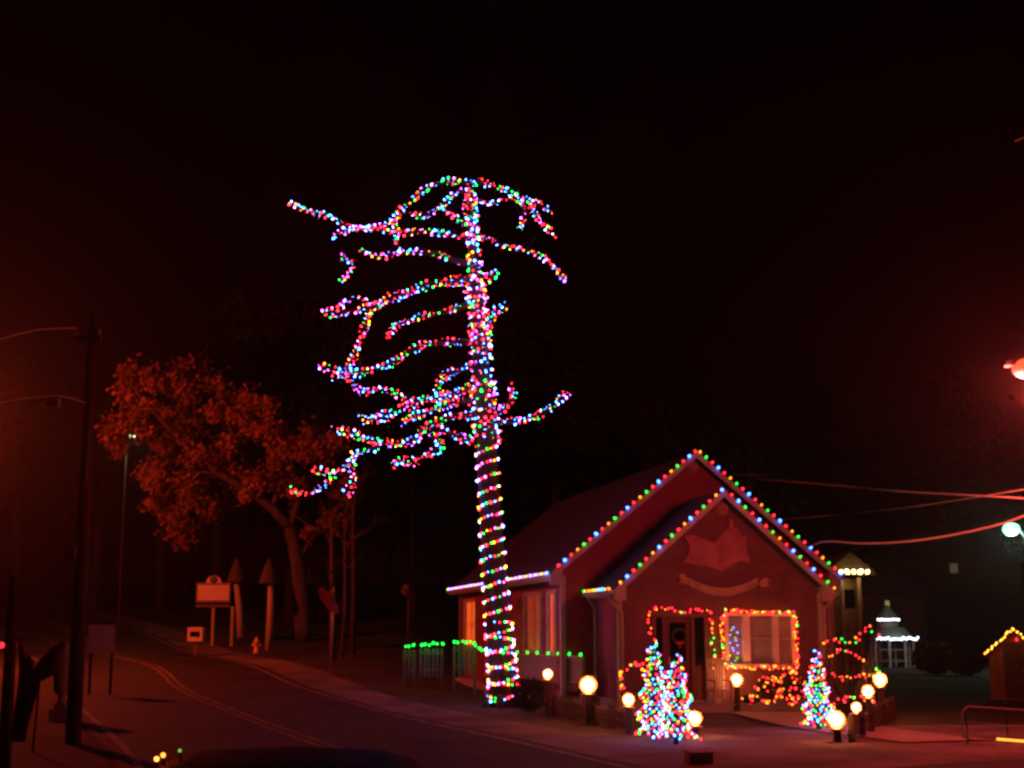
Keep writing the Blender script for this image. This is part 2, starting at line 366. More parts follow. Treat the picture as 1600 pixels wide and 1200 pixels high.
BR = [
 ([(737, 286), (706, 283), (681, 287), (655, 303), (630, 326), (612, 345), (580, 356), (545, 357), (520, 371)], 0, -1.2, 'uppermost string arching left from the top of the tall tree', .05, .9),
 ([(738, 372), (700, 366), (660, 361), (622, 365), (585, 357), (547, 356), (518, 340), (485, 331), (467, 325), (452, 315)], 0, .8, 'string reaching the far upper left branch tip of the tall tree', .05, .75),
 ([(735, 305), (716, 297), (695, 316), (668, 336), (640, 334)], 0, -.6, 'short inner string just left of the treetop, under the top arch', .05, 1),
 ([(617, 338), (618, 358), (621, 378), (623, 397)], -1.0, -1.1, 'short string hanging straight down between two upper left branches', .05, 1.3),
 ([(728, 306), (735, 330), (742, 350), (744, 372)], -.15, -.15, 'dense tangle of string down the topmost stretch of trunk', .13, 1.5),
 ([(742, 283), (765, 288), (790, 298), (815, 309), (842, 320), (864, 330)], 0, -.8, 'uppermost string arching right from the top of the tall tree', .06, 1.1),
 ([(798, 304), (817, 318), (816, 338), (812, 358)], -.4, -.5, 'short hooked string hanging below the top right arch', .045, 1.2),
 ([(824, 316), (836, 336), (852, 355), (870, 368)], -.5, -.9, 'string on the branch end drooping at the upper right', .045, 1.1),
 ([(742, 312), (765, 318), (790, 312), (806, 306)], 0, -.4, 'thin string bridging below the top right arch', .03, .6),
 ([(726, 352), (708, 338), (694, 328)], 0, .2, 'short slanting string between the treetop trunk and the inner arch', .04, .7),
 ([(738, 415), (705, 405), (680, 396), (650, 393), (618, 396), (590, 401), (565, 391)], 0, 1.0, 'long sagging string on the second tier of left branches', .045, .7),
 ([(536, 391), (536, 405), (551, 411), (547, 424), (533, 440)], 1.3, 1.4, 'small broken string at the left end below the far tip', .04, .9),
 ([(748, 372), (765, 373), (785, 384), (822, 391), (842, 399), (860, 413), (874, 427), (885, 440)], 0, -1.2, 'string on the right branch that droops alone in the dark', .035, .75),
 ([(742, 432), (705, 440), (668, 445), (635, 458), (605, 467), (580, 482), (545, 486), (503, 489)], 0, -1.6, 'bright string along the thick left branch halfway up the crown', .09, 1.15),
 ([(585, 478), (566, 466), (548, 467), (532, 474)], -1.3, -1.6, 'small forked string above the end of the thick left branch', .03, .7),
 ([(576, 484), (572, 505), (562, 530), (552, 558), (534, 585), (517, 588)], -1.2, -1.6, 'string that drops down the left side joining two branch tiers', .06, 1.1),
 ([(736, 434), (752, 430), (768, 434), (776, 424)], -.25, -.3, 'clump of string on the short stub right of the trunk', .08, 1.4),
 ([(738, 472), (705, 484), (670, 492), (640, 501), (618, 510), (605, 528)], 0, .9, 'thin curved string in the middle of the left crown', .05, .95),
 ([(748, 515), (768, 500), (776, 484), (794, 478)], -.2, -.4, 'bright string on the forked stub pointing up right of the trunk', .09, 1.5),
 ([(744, 535), (704, 534), (668, 537), (642, 548), (620, 563), (590, 575), (560, 582), (530, 580), (498, 570)], 0, -1.5, 'long wavy string on the left branch level with the crown middle', .065, 1.0),
 ([(530, 582), (548, 596), (566, 612), (590, 607), (618, 616), (645, 630)], -1.4, -.7, 'string looping back inward below the long wavy branch', .055, 1.0),
 ([(744, 570), (722, 576), (700, 584), (684, 602), (684, 618), (694, 628)], 0, -.6, 'bright hooked string close to the trunk left side', .08, 1.25),
 ([(746, 605), (720, 611), (700, 620), (670, 623), (640, 632), (612, 645), (588, 655), (563, 656)], 0, 1.1, 'thick string on the upper of two close lower left branches', .10, 1.2),
 ([(746, 622), (705, 630), (668, 644), (642, 652), (628, 662)], 0, -.8, 'string on the lower of two close lower left branches', .07, 1.2),
 ([(748, 650), (720, 648), (690, 656), (664, 668), (640, 690), (605, 693), (575, 688), (548, 676), (518, 671)], 0, -1.1, 'long string on the lowest thick left branch', .085, 1.15),
 ([(742, 690), (715, 682), (690, 672), (672, 678), (690, 694), (672, 710), (648, 722), (622, 720), (613, 730)], 0, -1.4, 'knotted bright string at the lowest left edge of the crown', .075, 1.4),
 ([(600, 694), (570, 704), (552, 712), (548, 733), (552, 750), (540, 774)], -1.1, -1.5, 'string hanging down from the lowest left branch', .07, 1.0),
 ([(556, 714), (532, 734), (512, 737), (488, 734)], -1.2, -1.6, 'short string end above the lowest curled branch tip', .05, .9),
 ([(532, 734), (512, 754), (490, 768), (468, 770), (453, 763)], -1.3, -1.8, 'string on the lowest curled branch tip at far left', .035, .8),
 ([(752, 655), (780, 660), (808, 658), (832, 652), (852, 643), (870, 630), (887, 614)], 0, -1.3, 'string along the long low branch rising to the right', .06, 1.1),
 ([(752, 655), (780, 642), (798, 628), (804, 613), (797, 602)], 0, -.5, 'short curled string between the trunk and the long low right branch', .06, 1.1),
]
for px, d0, d1, lab, rad, dens in BR:
    pts = bp(px, d0, d1)
    if abs(px[0][0] - 742) > 22:                       # starts on another branch
        branch(pts, .05, .015)
    else:
        branch([P(px[0][0] + 4, px[0][1], TY)] + pts[1:] if len(pts) > 2 else pts, .10 if px[0][1] > 400 else .055, .015)
    wrap_string(lab, pts, rad + .02, .13 / dens * (1 + rad * 3), .037 / dens, .0148, GB)
up = [P(a, b, TY) for a, b, _ in trunk_px[5:]]
wrap_string('dense string winding up the trunk through the crown', up, (.34, .12), .26, .055, .018, GB)
wrap_string('second string crossing the trunk within the crown', [q + Vector((.04, -.02, .1)) for q in up[:-1]], (.36, .15), -.34, .055, .018, GB)
wrap_string('short extra coil of string round the trunk below the crown top', [P(736, 430, TY), P(748, 490, TY), P(752, 560, TY)], (.26, .31), .2, .045, .018, GB)
wrap_string('extra coil of string where the lowest branches leave the trunk', [P(752, 600, TY), P(756, 650, TY), P(760, 690, TY)], (.34, .36), .18, .045, .018, GB)

wrap_string('thick coil of string where the upper trunk meets the bright right stubs', [P(741, 425, TY), P(746, 480, TY), P(750, 530, TY)], (.24, .27), .16, .045, .018, GB)
def trunk_string(label, i0, i1, z0, z1, pitch, spacing, phase, cnt):
    """wound round the bare trunk, every bulb a part"""
    t = thing('light_string', label, 'light string', base, 0, 'coloured light strings round the bare trunk')
    def at(z):
        for (p, (_, _, r)), (q, (_, _, s)) in zip(zip(tp, trunk_px), zip(tp[1:], trunk_px[1:])):
            if z <= q.z: k = (z - p.z) / (q.z - p.z); return p.lerp(q, k), mix(r, s, k) + .025
        return tp[-1], .1
    z = z0; wp = []; dth = .12 if pitch > 0 else -.12; th = phase; acc = 0; n = 0; prev = None
    k = R.randrange(5)
    while z < z1 and n < cnt:
        c, r = at(z); p = Vector((c.x + r * math.cos(th), c.y + r * math.sin(th), z + .04 * math.cos(th) + .01 * math.sin(th * .7))) - base
        if prev is not None:
            acc += (p - prev).length
            if acc > spacing:
                acc -= spacing
                cc = ['red', 'blue', 'red', 'green', 'amber', 'red', 'blue', 'green'][k % 8]; k += 1
                if R.random() < .12: cc = 'pink'
                put_bulb(t, p + Vector((R.uniform(-.012, .012), R.uniform(-.012, .012), R.uniform(-.02, .02))), B_TREE, 'tree', cc, .0195 * R.choice([.7, .85, 1, 1.1, 1.35])); n += 1
        prev = p; wp.append(p); th += dth; z += abs(pitch) * .12 / (2 * math.pi)
    m_ = MB(); m_.tube(wp, .006, 3); m_.build('wire', M['wire'], t)
trunk_string('string of coloured lights spiralling up the bare middle trunk of the tall tree', 0, 0, 2.25, 7.05, .36, .118, .5, 300)
trunk_string('string of coloured lights spiralling round the foot of the tall tree', 0, 0, .06, 2.25, .42, .125, 2.0, 300)
trunk_string('second string round the foot of the tall tree, running between the turns of the first', 0, 0, .2, 2.25, -.40, .13, 5.1, 300)

# ------------------------------------------------------------------ the cottage
HA = math.radians(12.3)
HO = Vector((2.716, 36.0, 0))
house = thing('red_cottage', 'red cottage with two stacked gables outlined in coloured lights', 'house', HO, HA)
def hw(s, w, z): return HO + Vector((s * math.cos(HA) - w * math.sin(HA), s * math.sin(HA) + w * math.cos(HA), z))
FL = .28
# foundation, porch room, main body
mb = MB(); mb.box((2.7, 1.1, FL / 2 - .1), (5.7, 3.0, FL + .2)); mb.box((3.0, 10.2, FL / 2 - .1), (8.0, 15.7, FL + .196)); mb.build('foundation', M['concrete'], house)
# front room front wall, pierced for the window and door
WX0, WX1, WZ0, WZ1 = 2.86, 4.62, 1.16, 2.36
DX0, DX1, DZ1 = .86, 2.34, 2.42
def ztop(s): return 5.50 - abs(s - 2.76) * .86 - .09
mb = MB()
def wallpoly(pts): mb.prism(pts, 0, .14)
wallpoly([(0, FL), (DX0, FL), (DX0, DZ1), (0, DZ1)])
wallpoly([(DX1, FL), (WX0, FL), (WX0, DZ1), (DX1, DZ1)])
wallpoly([(WX0, FL), (WX1, FL), (WX1, WZ0), (WX0, WZ0)])
wallpoly([(WX0, WZ1), (WX1, WZ1), (WX1, DZ1), (WX0, DZ1)])
wallpoly([(WX1, FL), (5.4, FL), (5.4, DZ1), (WX1, DZ1)])
wallpoly([(0, DZ1), (5.4, DZ1), (5.4, ztop(5.4)), (2.76, ztop(2.76)), (0, ztop(0))])
mb.build('wall', M['gable_siding'], house)
for s_ in (.07, 5.33):
    mb = MB(); mb.box((s_, 1.27, (FL + 3.1) / 2), (.14, 2.25, 3.1 - FL)); mb.build('wall', M['siding'], house)
def ztm(s): return 6.80 - abs(s - 2.9) * .81 - .09
S0, S1 = -.85, 6.75
mb = MB(); mb.prism([(S0, FL), (S1, FL), (S1, ztm(S1)), (2.9, ztm(2.9)), (S0, ztm(S0))], 2.4, 2.56); mb.build('wall', M['siding'], house)
mb = MB(); mb.prism([(S0, FL), (S1, FL), (S1, ztm(S1)), (2.9, ztm(2.9)), (S0, ztm(S0))], 17.6, 17.76)
mb.box((S1 - .08, 10.08, (FL + 3.35) / 2), (.16, 15.03, 3.35 - FL)); mb.build('wall', M['siding'], house)
# left side wall with openings (those in SIDE are for the added glowing windows)
SIDE = [(3.12, 4.02, 1.45, 3.0, 1.0), (4.9, 6.9, 1.45, 3.0, .28), (14.7, 16.8, 1.45, 3.0, 1.25)]
mb = MB(); cur = 2.57
for a, b, z0, z1, _ in SIDE + [(8.6, 9.9, FL, 2.9, 0)]: pass
ops = sorted(SIDE + [(8.6, 9.9, FL, 2.8, 0)])
for a, b, z0, z1, _ in ops:
    mb.box((S0 + .08, (cur + a) / 2, (FL + 3.35) / 2), (.16, a - cur, 3.35 - FL))
    if z0 > FL: mb.box((S0 + .08, (a + b) / 2, (FL + z0) / 2), (.16, b - a, z0 - FL))
    mb.box((S0 + .08, (a + b) / 2, (z1 + 3.35) / 2), (.16, b - a, 3.35 - z1)); cur = b
mb.box((S0 + .08, (cur + 17.6) / 2, (FL + 3.35) / 2), (.16, 17.6 - cur, 3.35 - FL)); mb.build('wall', M['siding'], house)
def curtain(k):  # emission with fold bands, in place of siding lit orange by a lamp
    m = glow('siding_glow', (1, .115, .012), .85 * k, 'AUTO', (.4, .2, .1)); nt = m.node_tree
    tc = nt.nodes.new('ShaderNodeTexCoord'); wv = nt.nodes.new('ShaderNodeTexWave'); wv.bands_direction = 'Y'; wv.inputs['Scale'].default_value = 1.6
    wv.inputs['Distortion'].default_value = 3; wv.inputs['Detail Scale'].default_value = .6
    rp = nt.nodes.new('ShaderNodeValToRGB'); rp.color_ramp.elements[0].color = (.4, .03, .004, 1); rp.color_ramp.elements[1].color = (1, .13, .014, 1)
    nt.links.new(tc.outputs['Object'], wv.inputs[0]); nt.links.new(wv.outputs['Fac'], rp.inputs[0]); nt.links.new(rp.outputs[0], nt.nodes['Principled BSDF'].inputs['Emission Color'])
    return m
for a, b, z0, z1, k in SIDE:  # glowing windows added where the side wall is only lamp-lit siding
    w = MB(); yy = (a + b) / 2
    for z in (z0 - .05, z1 + .05): w.box((S0 - .02, yy, z), (.08, b - a + .2, .1))
    for y in (a - .05, b + .05): w.box((S0 - .021, y, (z0 + z1) / 2), (.08, .1, z1 - z0))
    fr = w.build('window', M['trim'], house)
    w = MB(); w.box((S0 + .06, yy, (z0 + z1) / 2), (.04, b - a, z1 - z0)); w.build('pane', curtain(k), fr)  # glowing pane added in place of lamp-lit siding, no real curtain
    w = MB(); w.box((S0 + .03, yy, (z0 + z1) / 2), (.03, b - a, .04)); w.box((S0 + .031, yy, (z0 + z1) / 2), (.03, .04, z1 - z0)); w.build('glazing_bar', M['trim'], fr)
w = MB(); w.box((S0 + .05, 9.25, (FL + 2.8) / 2), (.06, 1.3, 2.8 - FL)); w.box((S0 + .015, 9.25, 1.0), (.02, .9, .9)); sd = w.build('door', M['door'], house, label='dark side door facing the deck')
w = MB(); w.ball((S0 - .03, 9.65, 1.25), .04); w.build('handle', M['brass'], sd)
# roofs (slab pairs) with rake boards
def gable_roof(cx, apex, slope, half, w0, w1, m_, th=.12):
    L, mb_ = half, MB(); n = Vector((slope, 0, 1)).normalized()
    for sgn in (-1, 1):
        a = (cx, apex); b = (cx + sgn * L, apex - slope * L)
        pts = [a, b, (b[0], b[1] - th * 1.25), (a[0], a[1] - th * 1.25)]
        if sgn > 0: pts = pts[::-1]
        mb_.prism(pts, w0, w1)
    return mb_.build('roof', m_, house)
rm = gable_roof(2.9, 6.86, .81, 4.1, 2.13, 18.0, M['red_shingle'])
rp = gable_roof(2.76, 5.56, .86, 2.93, -.28, 2.398, M['shingle'])
def rake(cx, apex, slope, half, w):
    for sgn in (-1, 1):
        b = MB(); a = (cx, apex + .02); e = (cx + sgn * half, apex + .02 - slope * half)
        pts = [a, e, (e[0], e[1] - .19), (a[0], a[1] - .19)]
        b.prism(pts if sgn < 0 else pts[::-1], w - .035, w); b.build('rake_board', M['trim'], house)
rake(2.9, 6.86, .81, 4.12, 2.128); rake(2.76, 5.56, .86, 2.95, -.282)
for s, w0, w1, z in ((2.9 - 4.13, 2.13, 18.0, 3.4), (2.9 + 4.13, 2.13, 18.0, 3.4), (2.76 - 2.96, -.28, 2.39, 2.92), (2.76 + 2.96, -.28, 2.39, 2.92)):
    b = MB(); b.box((s, (w0 + w1) / 2, z), (.05, w1 - w0, .18)); b.build('fascia', M['trim'], house)
    b = MB(); sg = -1 if s < 2.8 else 1
    b.prism([(s + sg * .03, z + .09), (s + sg * .03, z - .03), (s + sg * .13, z - .03), (s + sg * .15, z + .08), (s + sg * .13, z + .08), (s + sg * .115, z - .01), (s + sg * .045, z - .01), (s + sg * .045, z + .09)], w0 - .005, w1 + .005)
    b.build('gutter', M['trim'], house)
# returns under the rake feet, corner boards, downspouts
for s, w, z in ((-1.08, 2.27, 3.36), (6.88, 2.27, 3.36), (-.05, -.14, 2.9), (5.55, -.14, 2.9)):
    b = MB(); b.prism([(s - .16, z - .16), (s + .16, z - .16), (s + .16, z + .22), (s - .16, z + .02)] if s < 2 else [(s - .16, z - .16), (s + .16, z - .16), (s + .16, z + .02), (s - .16, z + .22)], w - .12, w + .12); b.build('eave_return', M['trim'], house)
for s, w, h in ((-.02, -.02, 2.95), (5.42, -.02, 2.95), (S0 - .02, 2.38, 3.45), (S1 + .02, 2.38, 3.45), (S0 - .02, 17.6, 3.35)):
    b = MB(); b.box((s, w, (FL + h) / 2), (.13, .13, h - FL)); b.build('corner_board', M['trim'], house)
for pts in ([(-.28, -.1, 2.9), (-.26, -.09, 2.76), (-.1, -.13, 2.55), (.02, -.13, 2.45), (.02, -.13, .3)],
            [(-.24, 2.1, 2.85), (-.14, 2.1, 2.7), (-.05, 2.14, 2.6), (-.05, 2.14, .3)],
            [(5.8, -.1, 2.88), (5.7, -.12, 2.7), (5.5, -.13, 2.6), (5.5, -.13, .3)],
            [(6.98, 2.2, 3.35), (6.9, 2.24, 3.15), (6.86, 2.28, 3.0), (6.86, 2.28, .3)]):
    b = MB(); b.tube(pts, .04, 8); b.build('downspout', M['trim'], house)
# round gable vents
for s, w, z, r in ((2.8, -.31, 5.12, .19), (2.9, 2.09, 6.48, .17)):
    b = MB(); b.lathe([(r, -.03), (r, 0), (r * .85, .03), (r * .8, .0)], 20, 0, M=Matrix.Translation((s, w + (.28 if w < 0 else .3), z)) @ Matrix.Rotation(math.pi / 2, 4, 'X')); v = b.build('gable_vent', M['plaque'], house)
    for k in range(5):
        b = MB(); zz = z - r * .6 + k * r * .3; hw2 = math.sqrt(max(0, (r * .75) ** 2 - (zz - z) ** 2)); b.box((s, w + (.28 if w < 0 else .3) - .035, zz), (hw2 * 2, .02, r * .12)); b.build('louvre', M['trim'], v)
# plaque and ribbon on the gable
pl = [(1.78, 4.42), (2.05, 4.42), (2.35, 4.3), (2.55, 4.22), (2.78, 4.5), (2.95, 4.62), (3.0, 4.85), (3.07, 4.85), (3.09, 4.66), (3.25, 4.6), (3.3, 4.38), (3.45, 4.42), (3.42, 4.1), (3.52, 3.72), (3.3, 3.78), (3.1, 3.7), (2.75, 3.5), (2.4, 3.6), (2.05, 3.66), (1.7, 3.72), (1.85, 3.95), (1.86, 4.2), (1.74, 4.36)]
b = MB(); b.prism(pl, -.06, -.004); pq = b.build('gable_plaque', M['plaque'], house)
b = MB()
b.tube([(1.95, -.07, 3.82), (2.4, -.07, 3.76), (2.75, -.07, 3.66), (3.1, -.07, 3.82), (3.38, -.07, 3.85)], .014, 5)
b.tube([(2.0, -.07, 4.28), (2.35, -.07, 4.18), (2.6, -.07, 4.12), (2.85, -.07, 4.4)], .014, 5)
b.build('carved_rim', M['ribbon'], pq)
rib = []; 
for k in range(21):
    t = k / 20; s = mix(1.84, 3.72, t); z = 2.98 + ((t - .48) * 2) ** 2 * .27; rib.append((s, z))
b = MB(); b.prism([(s, z + .085) for s, z in rib] + [(s, z - .085) for s, z in rib[::-1]], -.045, -.004)
rb = b.build('ribbon_banner', M['ribbon'], house)
b = MB(); b.tube([(s, -.05, z + .085) for s, z in rib], .018, 5); b.tube([(s, -.05, z - .085) for s, z in rib], .018, 5); b.build('banner_rim', M['trim'], rb)
for pts in ([(3.72, 3.2), (3.9, 3.36), (4.05, 3.28), (3.96, 3.22), (4.02, 3.14), (3.8, 3.1)], [(1.84, 3.3), (1.66, 3.44), (1.54, 3.36), (1.62, 3.3), (1.56, 3.2), (1.8, 3.16)]):
    b = MB(); b.prism(pts, -.075, -.047); b.build('banner_tail', M['ribbon'], rb)
# front window: three lights
wf = MB()
for x0, x1 in ((WX0 - .08, WX0 + .02), (3.28, 3.46), (4.1, 4.24), (WX1 - .02, WX1 + .1)): wf.box(((x0 + x1) / 2, .0, (WZ0 + WZ1) / 2), (x1 - x0, .12, WZ1 - WZ0))
wf.box(((WX0 + WX1) / 2, 0, WZ1 + .05), (WX1 - WX0 + .22, .125, .1)); win = wf.build('window', mat('window_paint', (.85, .82, .78), .5), house)
wf = MB(); wf.box(((WX0 + WX1) / 2, -.04, WZ0 - .04), (WX1 - WX0 + .26, .2, .08)); wf.build('sill', M['trim'], win)
for x0, x1 in ((WX0 + .02, 3.28), (3.46, 4.1), (4.24, WX1 - .02)):
    b = MB(); b.box(((x0 + x1) / 2, .05, (WZ0 + WZ1) / 2), (x1 - x0, .01, WZ1 - WZ0)); b.build('pane', M['glass'], win)
    b = MB(); b.box(((x0 + x1) / 2, .03, 1.79), (x1 - x0, .04, .035)); b.build('glazing_bar', M['trim'], win)
b = MB(); b.box((3.74, .35, 1.75), (2.4, .02, 1.6)); b.build('curtain', mat('net_curtain', (.03, .015, .015), .9, (.07, .04, .03), 6, stretch=(8, 1, 1)), house)
# door with sidelights
df = MB()
for x in (.9, 1.16, 1.92, 2.28): df.box((x, .03, (FL + DZ1) / 2), (.09, .14, DZ1 - FL))
df.box(((DX0 + DX1) / 2, .03, DZ1 - .04), (DX1 - DX0, .135, .09)); dfr = df.build('door_frame', M['gable_siding'], house)
b = MB(); b.box((1.54, .06, (FL + DZ1) / 2), (.66, .05, DZ1 - FL - .1)); b.box((1.54, .025, .75), (.44, .02, .55)); dr = b.build('door', M['door'], house)
b = MB(); b.box((1.54, .03, 1.72), (.42, .02, .95)); b.build('pane', M['dark_glass'], dr)
b = MB(); b.ball((1.3, .0, 1.25), .035); b.box((1.3, .03, 1.25), (.05, .01, .16)); b.build('handle', M['brass'], dr)
for x0, x1 in ((.95, 1.11), (1.97, 2.23)):
    b = MB(); b.box(((x0 + x1) / 2, .06, (1.1 + DZ1 - .1) / 2), (x1 - x0, .02, DZ1 - 1.2)); b.build('pane', M['dark_glass'], dfr)
    b = MB(); b.box(((x0 + x1) / 2, .06, .69), (x1 - x0, .06, .8)); b.build('panel', M['door'], dfr)
b = MB(); b.box((1.6, -.5, .1), (2.0, .9, .2)); b.build('door_step', M['concrete'], house)

# strings on the house
GR = 'coloured bulb strings outlining the cottage roofs'
off = -.05
row_string('string of coloured bulbs down the left rake of the big upper gable', [hw(2.9, 2.06, 6.92), hw(2.9 - 4.12, 2.06, 6.92 - .81 * 4.12)], SEQ5, .228, B_ROOF, 'roof', .034, GR)
row_string('string of coloured bulbs down the right rake of the big upper gable', [hw(2.94, 2.06, 6.9), hw(2.9 + 4.2, 2.06, 6.92 - .81 * 4.2)], ['amber', 'green', 'red', 'blue', 'red'], .228, B_ROOF, 'roof', .034, GR)
row_string('string of coloured bulbs down the left rake of the lower porch gable', [hw(2.74, -.34, 5.62), hw(2.76 - 2.95, -.34, 5.62 - .86 * 2.95)], ['blue', 'amber', 'red', 'green', 'red'], .228, B_ROOF, 'roof', .034, GR)
row_string('string of coloured bulbs down the right rake of the lower porch gable', [hw(2.9, -.34, 5.5), hw(2.76 + 2.97, -.34, 5.62 - .86 * 2.97)], ['red', 'blue', 'green', 'red', 'blue', 'red', 'green', 'amber'], .24, B_ROOF, 'roof', .032, GR)
row_string('crowded bulb string along the long left eave behind the tree trunk', [hw(-1.36, 2.1, 3.5), hw(-1.36, 17.9, 3.5)], ['blue', 'red', 'green', 'pink', 'amber', 'blue', 'red'], .27, B_ROOF, 'roof', .034, GR)
row_string('short bulb string along the left eave of the porch gable', [hw(-.33, -.28, 3.03), hw(-.33, 2.35, 3.03)], ['amber', 'red', 'green', 'blue', 'blue', 'pink', 'green', 'amber', 'amber'], .22, B_ROOF, 'roof', .032, GR)

# garlands round door and window
def garland(label, pts, seq, n, loc_fn=hw, key='garland', rr=.023, thick=.035, grp=None, bsp=None):
    org = loc_fn(*pts[0]); t = thing('garland', label, 'garland', org, 0, grp)
    fine = [p - org for p in poly_points([loc_fn(*p) for p in pts], .05)]
    mb_ = MB(); mb_.tube(fine, thick * .5, 5)
    for p in fine:
        for _ in range(5):
            d = Vector((R.gauss(0, 1), R.gauss(0, 1), R.gauss(0, 1))).normalized(); e = d.orthogonal().normalized() * .006
            q = p + Vector((R.uniform(-.02, .02), 0, R.uniform(-.02, .02)))
            mb_.add([q - e, q + e, q + d * thick * 1.6], [(0, 1, 2)])
    mb_.build('greenery', M['garland'], t)
    for k in range(n):
        p = fine[int((k + R.uniform(0, .9)) / n * (len(fine) - 1))]
        put_bulb(t, p + Vector((R.uniform(-.045, .045), R.uniform(-.08, -.03), R.uniform(-.045, .045))), bsp or B_GAR, key, R.choice(seq), rr * R.uniform(.8, 1.3))
WARM = ['red', 'red', 'red', 'amber', 'amber', 'red', 'amber', 'green']
garland('lit garland hung in an arch over the front door', [(.76, -.1, 1.9), (.74, -.1, 2.3), (.85, -.1, 2.52), (1.2, -.1, 2.54), (1.7, -.1, 2.48), (2.3, -.1, 2.5), (2.38, -.1, 2.3), (2.42, -.1, 1.6), (2.44, -.1, 1.05)], WARM, 42)
garland('lit garland framing the front window', [(2.72, -.1, 1.1), (2.72, -.1, 2.42), (3.4, -.1, 2.46), (4.62, -.1, 2.44), (4.68, -.1, 2.36), (4.68, -.1, 1.1), (4.3, -.1, 1.06), (3.4, -.1, 1.07), (2.74, -.1, 1.08)], WARM, 150)
# wreath on the door
wt = thing('wreath', 'round wreath hanging on the dark front door', 'wreath', hw(1.54, -.04, 1.85), HA)
b = MB(); ring = [(.18 * math.cos(a * math.pi / 8), -.03, .18 * math.sin(a * math.pi / 8)) for a in range(17)]; b.tube(ring, .04, 6)
for p in ring:
    for _ in range(10):
        d = Vector((R.gauss(0, 1), R.gauss(0, 1), R.gauss(0, 1))).normalized(); e = d.orthogonal().normalized() * .008; q = Vector(p); b.add([q - e, q + e, q + d * .075], [(0, 1, 2)])
b.build('greenery', M['garland'], wt)
b = MB(); b.box((-.05, -.08, -.16), (.1, .03, .06)); b.box((.05, -.081, -.16), (.1, .03, .06)); b.box((0, -.09, -.24), (.04, .02, .12)); b.build('bow', M['sign_red'], wt)
wt2 = thing('hanging_lantern', 'round unlit lantern hanging under the long left eave', 'lantern', hw(-1.25, 8.0, 3.3), HA)
b = MB(); b.tube([(0, 0, .08), (0, 0, -.2)], .01, 4); b.build('hook', M['dark_metal'], wt2)
b = MB(); b.ball((0, 0, -.4), .2, 12, 8); b.build('globe', M['plaque'], wt2)
# small tree with blue bulbs behind the left pane
it = thing('indoor_tree', 'small tree with blue lights behind the left window pane', 'christmas tree', hw(3.1, .2, 1.0), HA)
b = MB()
for k in range(160):
    z = R.uniform(.05, 1.1); r = .16 * (1.2 - z); a = R.uniform(0, 6.28); d = Vector((math.cos(a), math.sin(a), -.2)); e = Vector((-math.sin(a), math.cos(a), 0)) * .012
    q = Vector((0, 0, z)); b.add([q - e, q + e, q + d * r], [(0, 1, 2)])
b.tube([(0, 0, 0), (0, 0, 1.1)], .02, 5); b.build('crown', M['needle'], it)
for k in range(16):
    z = .1 + k * .065; r = .11; a = k * 2.4
    put_bulb(it, (r * math.cos(a), -abs(r * math.sin(a)) * .6, z), B_GAR, 'garland', R.choice(['blue', 'blue', 'blue', 'green']), .022)

# ------------------------------------------------------------------ deck rail with green bulbs, fence panels
RA, RB_ = P(907, 1023, 37.5), P(757, 1017, 44.0)
RA.z = RB_.z = 1.36
deck = thing('deck_railing', 'pale railing with close balusters beside the left wall of the cottage', 'railing', Vector((RA.x, RA.y, 0)))
dv = RB_ - RA; L = dv.length; ang = math.atan2(dv.y, dv.x)
Mr = Matrix.Rotation(ang, 4, 'Z')
b = MB(); b.box((L / 2, 0, 1.32), (L, .09, .05), 0, Mr); b.build('top_rail', M['pale_wood'], deck)
b = MB(); b.box((L / 2, 0, .66), (L, .06, .05), 0, Mr); b.build('bottom_rail', M['pale_wood'], deck)
bal = MB(); bal.box((0, 0, .99), (.045, .035, .60)); balm = bal.mesh('baluster', M['pale_wood'])
for k in range(58): link('baluster', balm, deck, Mr @ Vector((.1 + k * (L - .2) / 57, 0, 0)), (0, 0, ang))
pst = MB(); pst.box((0, 0, .65), (.1, .1, 1.4)); pm = pst.mesh('post', M['pale_wood'])
for k in range(4): link('post', pm, deck, Mr @ Vector((.03 + k * (L - .06) / 3, -.06, 0)), (0, 0, ang))
b = MB(); b.box((L / 2, -.55, .5), (L, 1.25, .16), 0, Mr); b.build('deck_floor', M['dark_wood'], deck)

def panel(label, x0, x1, Y, pt, pb, tilt=0):
    a = P(x0, pt, Y); c = P(x1, pt, Y); W = c.x - a.x; zb = P(x0, pb, Y).z; H = a.z - zb
    gz = ground_z((a.x + c.x) / 2, Y)
    t = thing('fence_panel', label, 'fence', Vector((a.x, Y, zb)), 0, 'short picket fence panels left of the tall tree')
    n = max(3, int(W / .13)); pk = MB(); pk.prism([(-.045, 0), (.045, 0), (.045, H - .05), (0, H), (-.045, H - .05)], -.012, .012); m_ = pk.mesh('picket', M['pale_wood'])
    for k in range(n): link('picket', m_, t, ((k + .5) * W / n, R.uniform(-.004, .004), 0), (0, R.uniform(-.02, .02), 0))
    for z in (H * .25, H * .8):
        q = MB(); q.box((W / 2, .04, z), (W, .04, .07)); q.build('rail', M['pale_wood'], t)
    for x in (.04, W - .04):
        q = MB(); q.box((x, .09, (H + gz - zb - .2) / 2), (.08, .08, H - (gz - zb) + .1)); q.build('post', M['pale_wood'], t)
    return a
panel('narrow leftmost picket fence panel with a few green lights', 629, 650, 46, 1014, 1058)
panel('middle picket fence panel with green lights along its top', 655, 693, 46.5, 1012, 1058)
panel('raised picket fence panel with green lights just left of the tree trunk', 707, 744, 45, 1007, 1052)
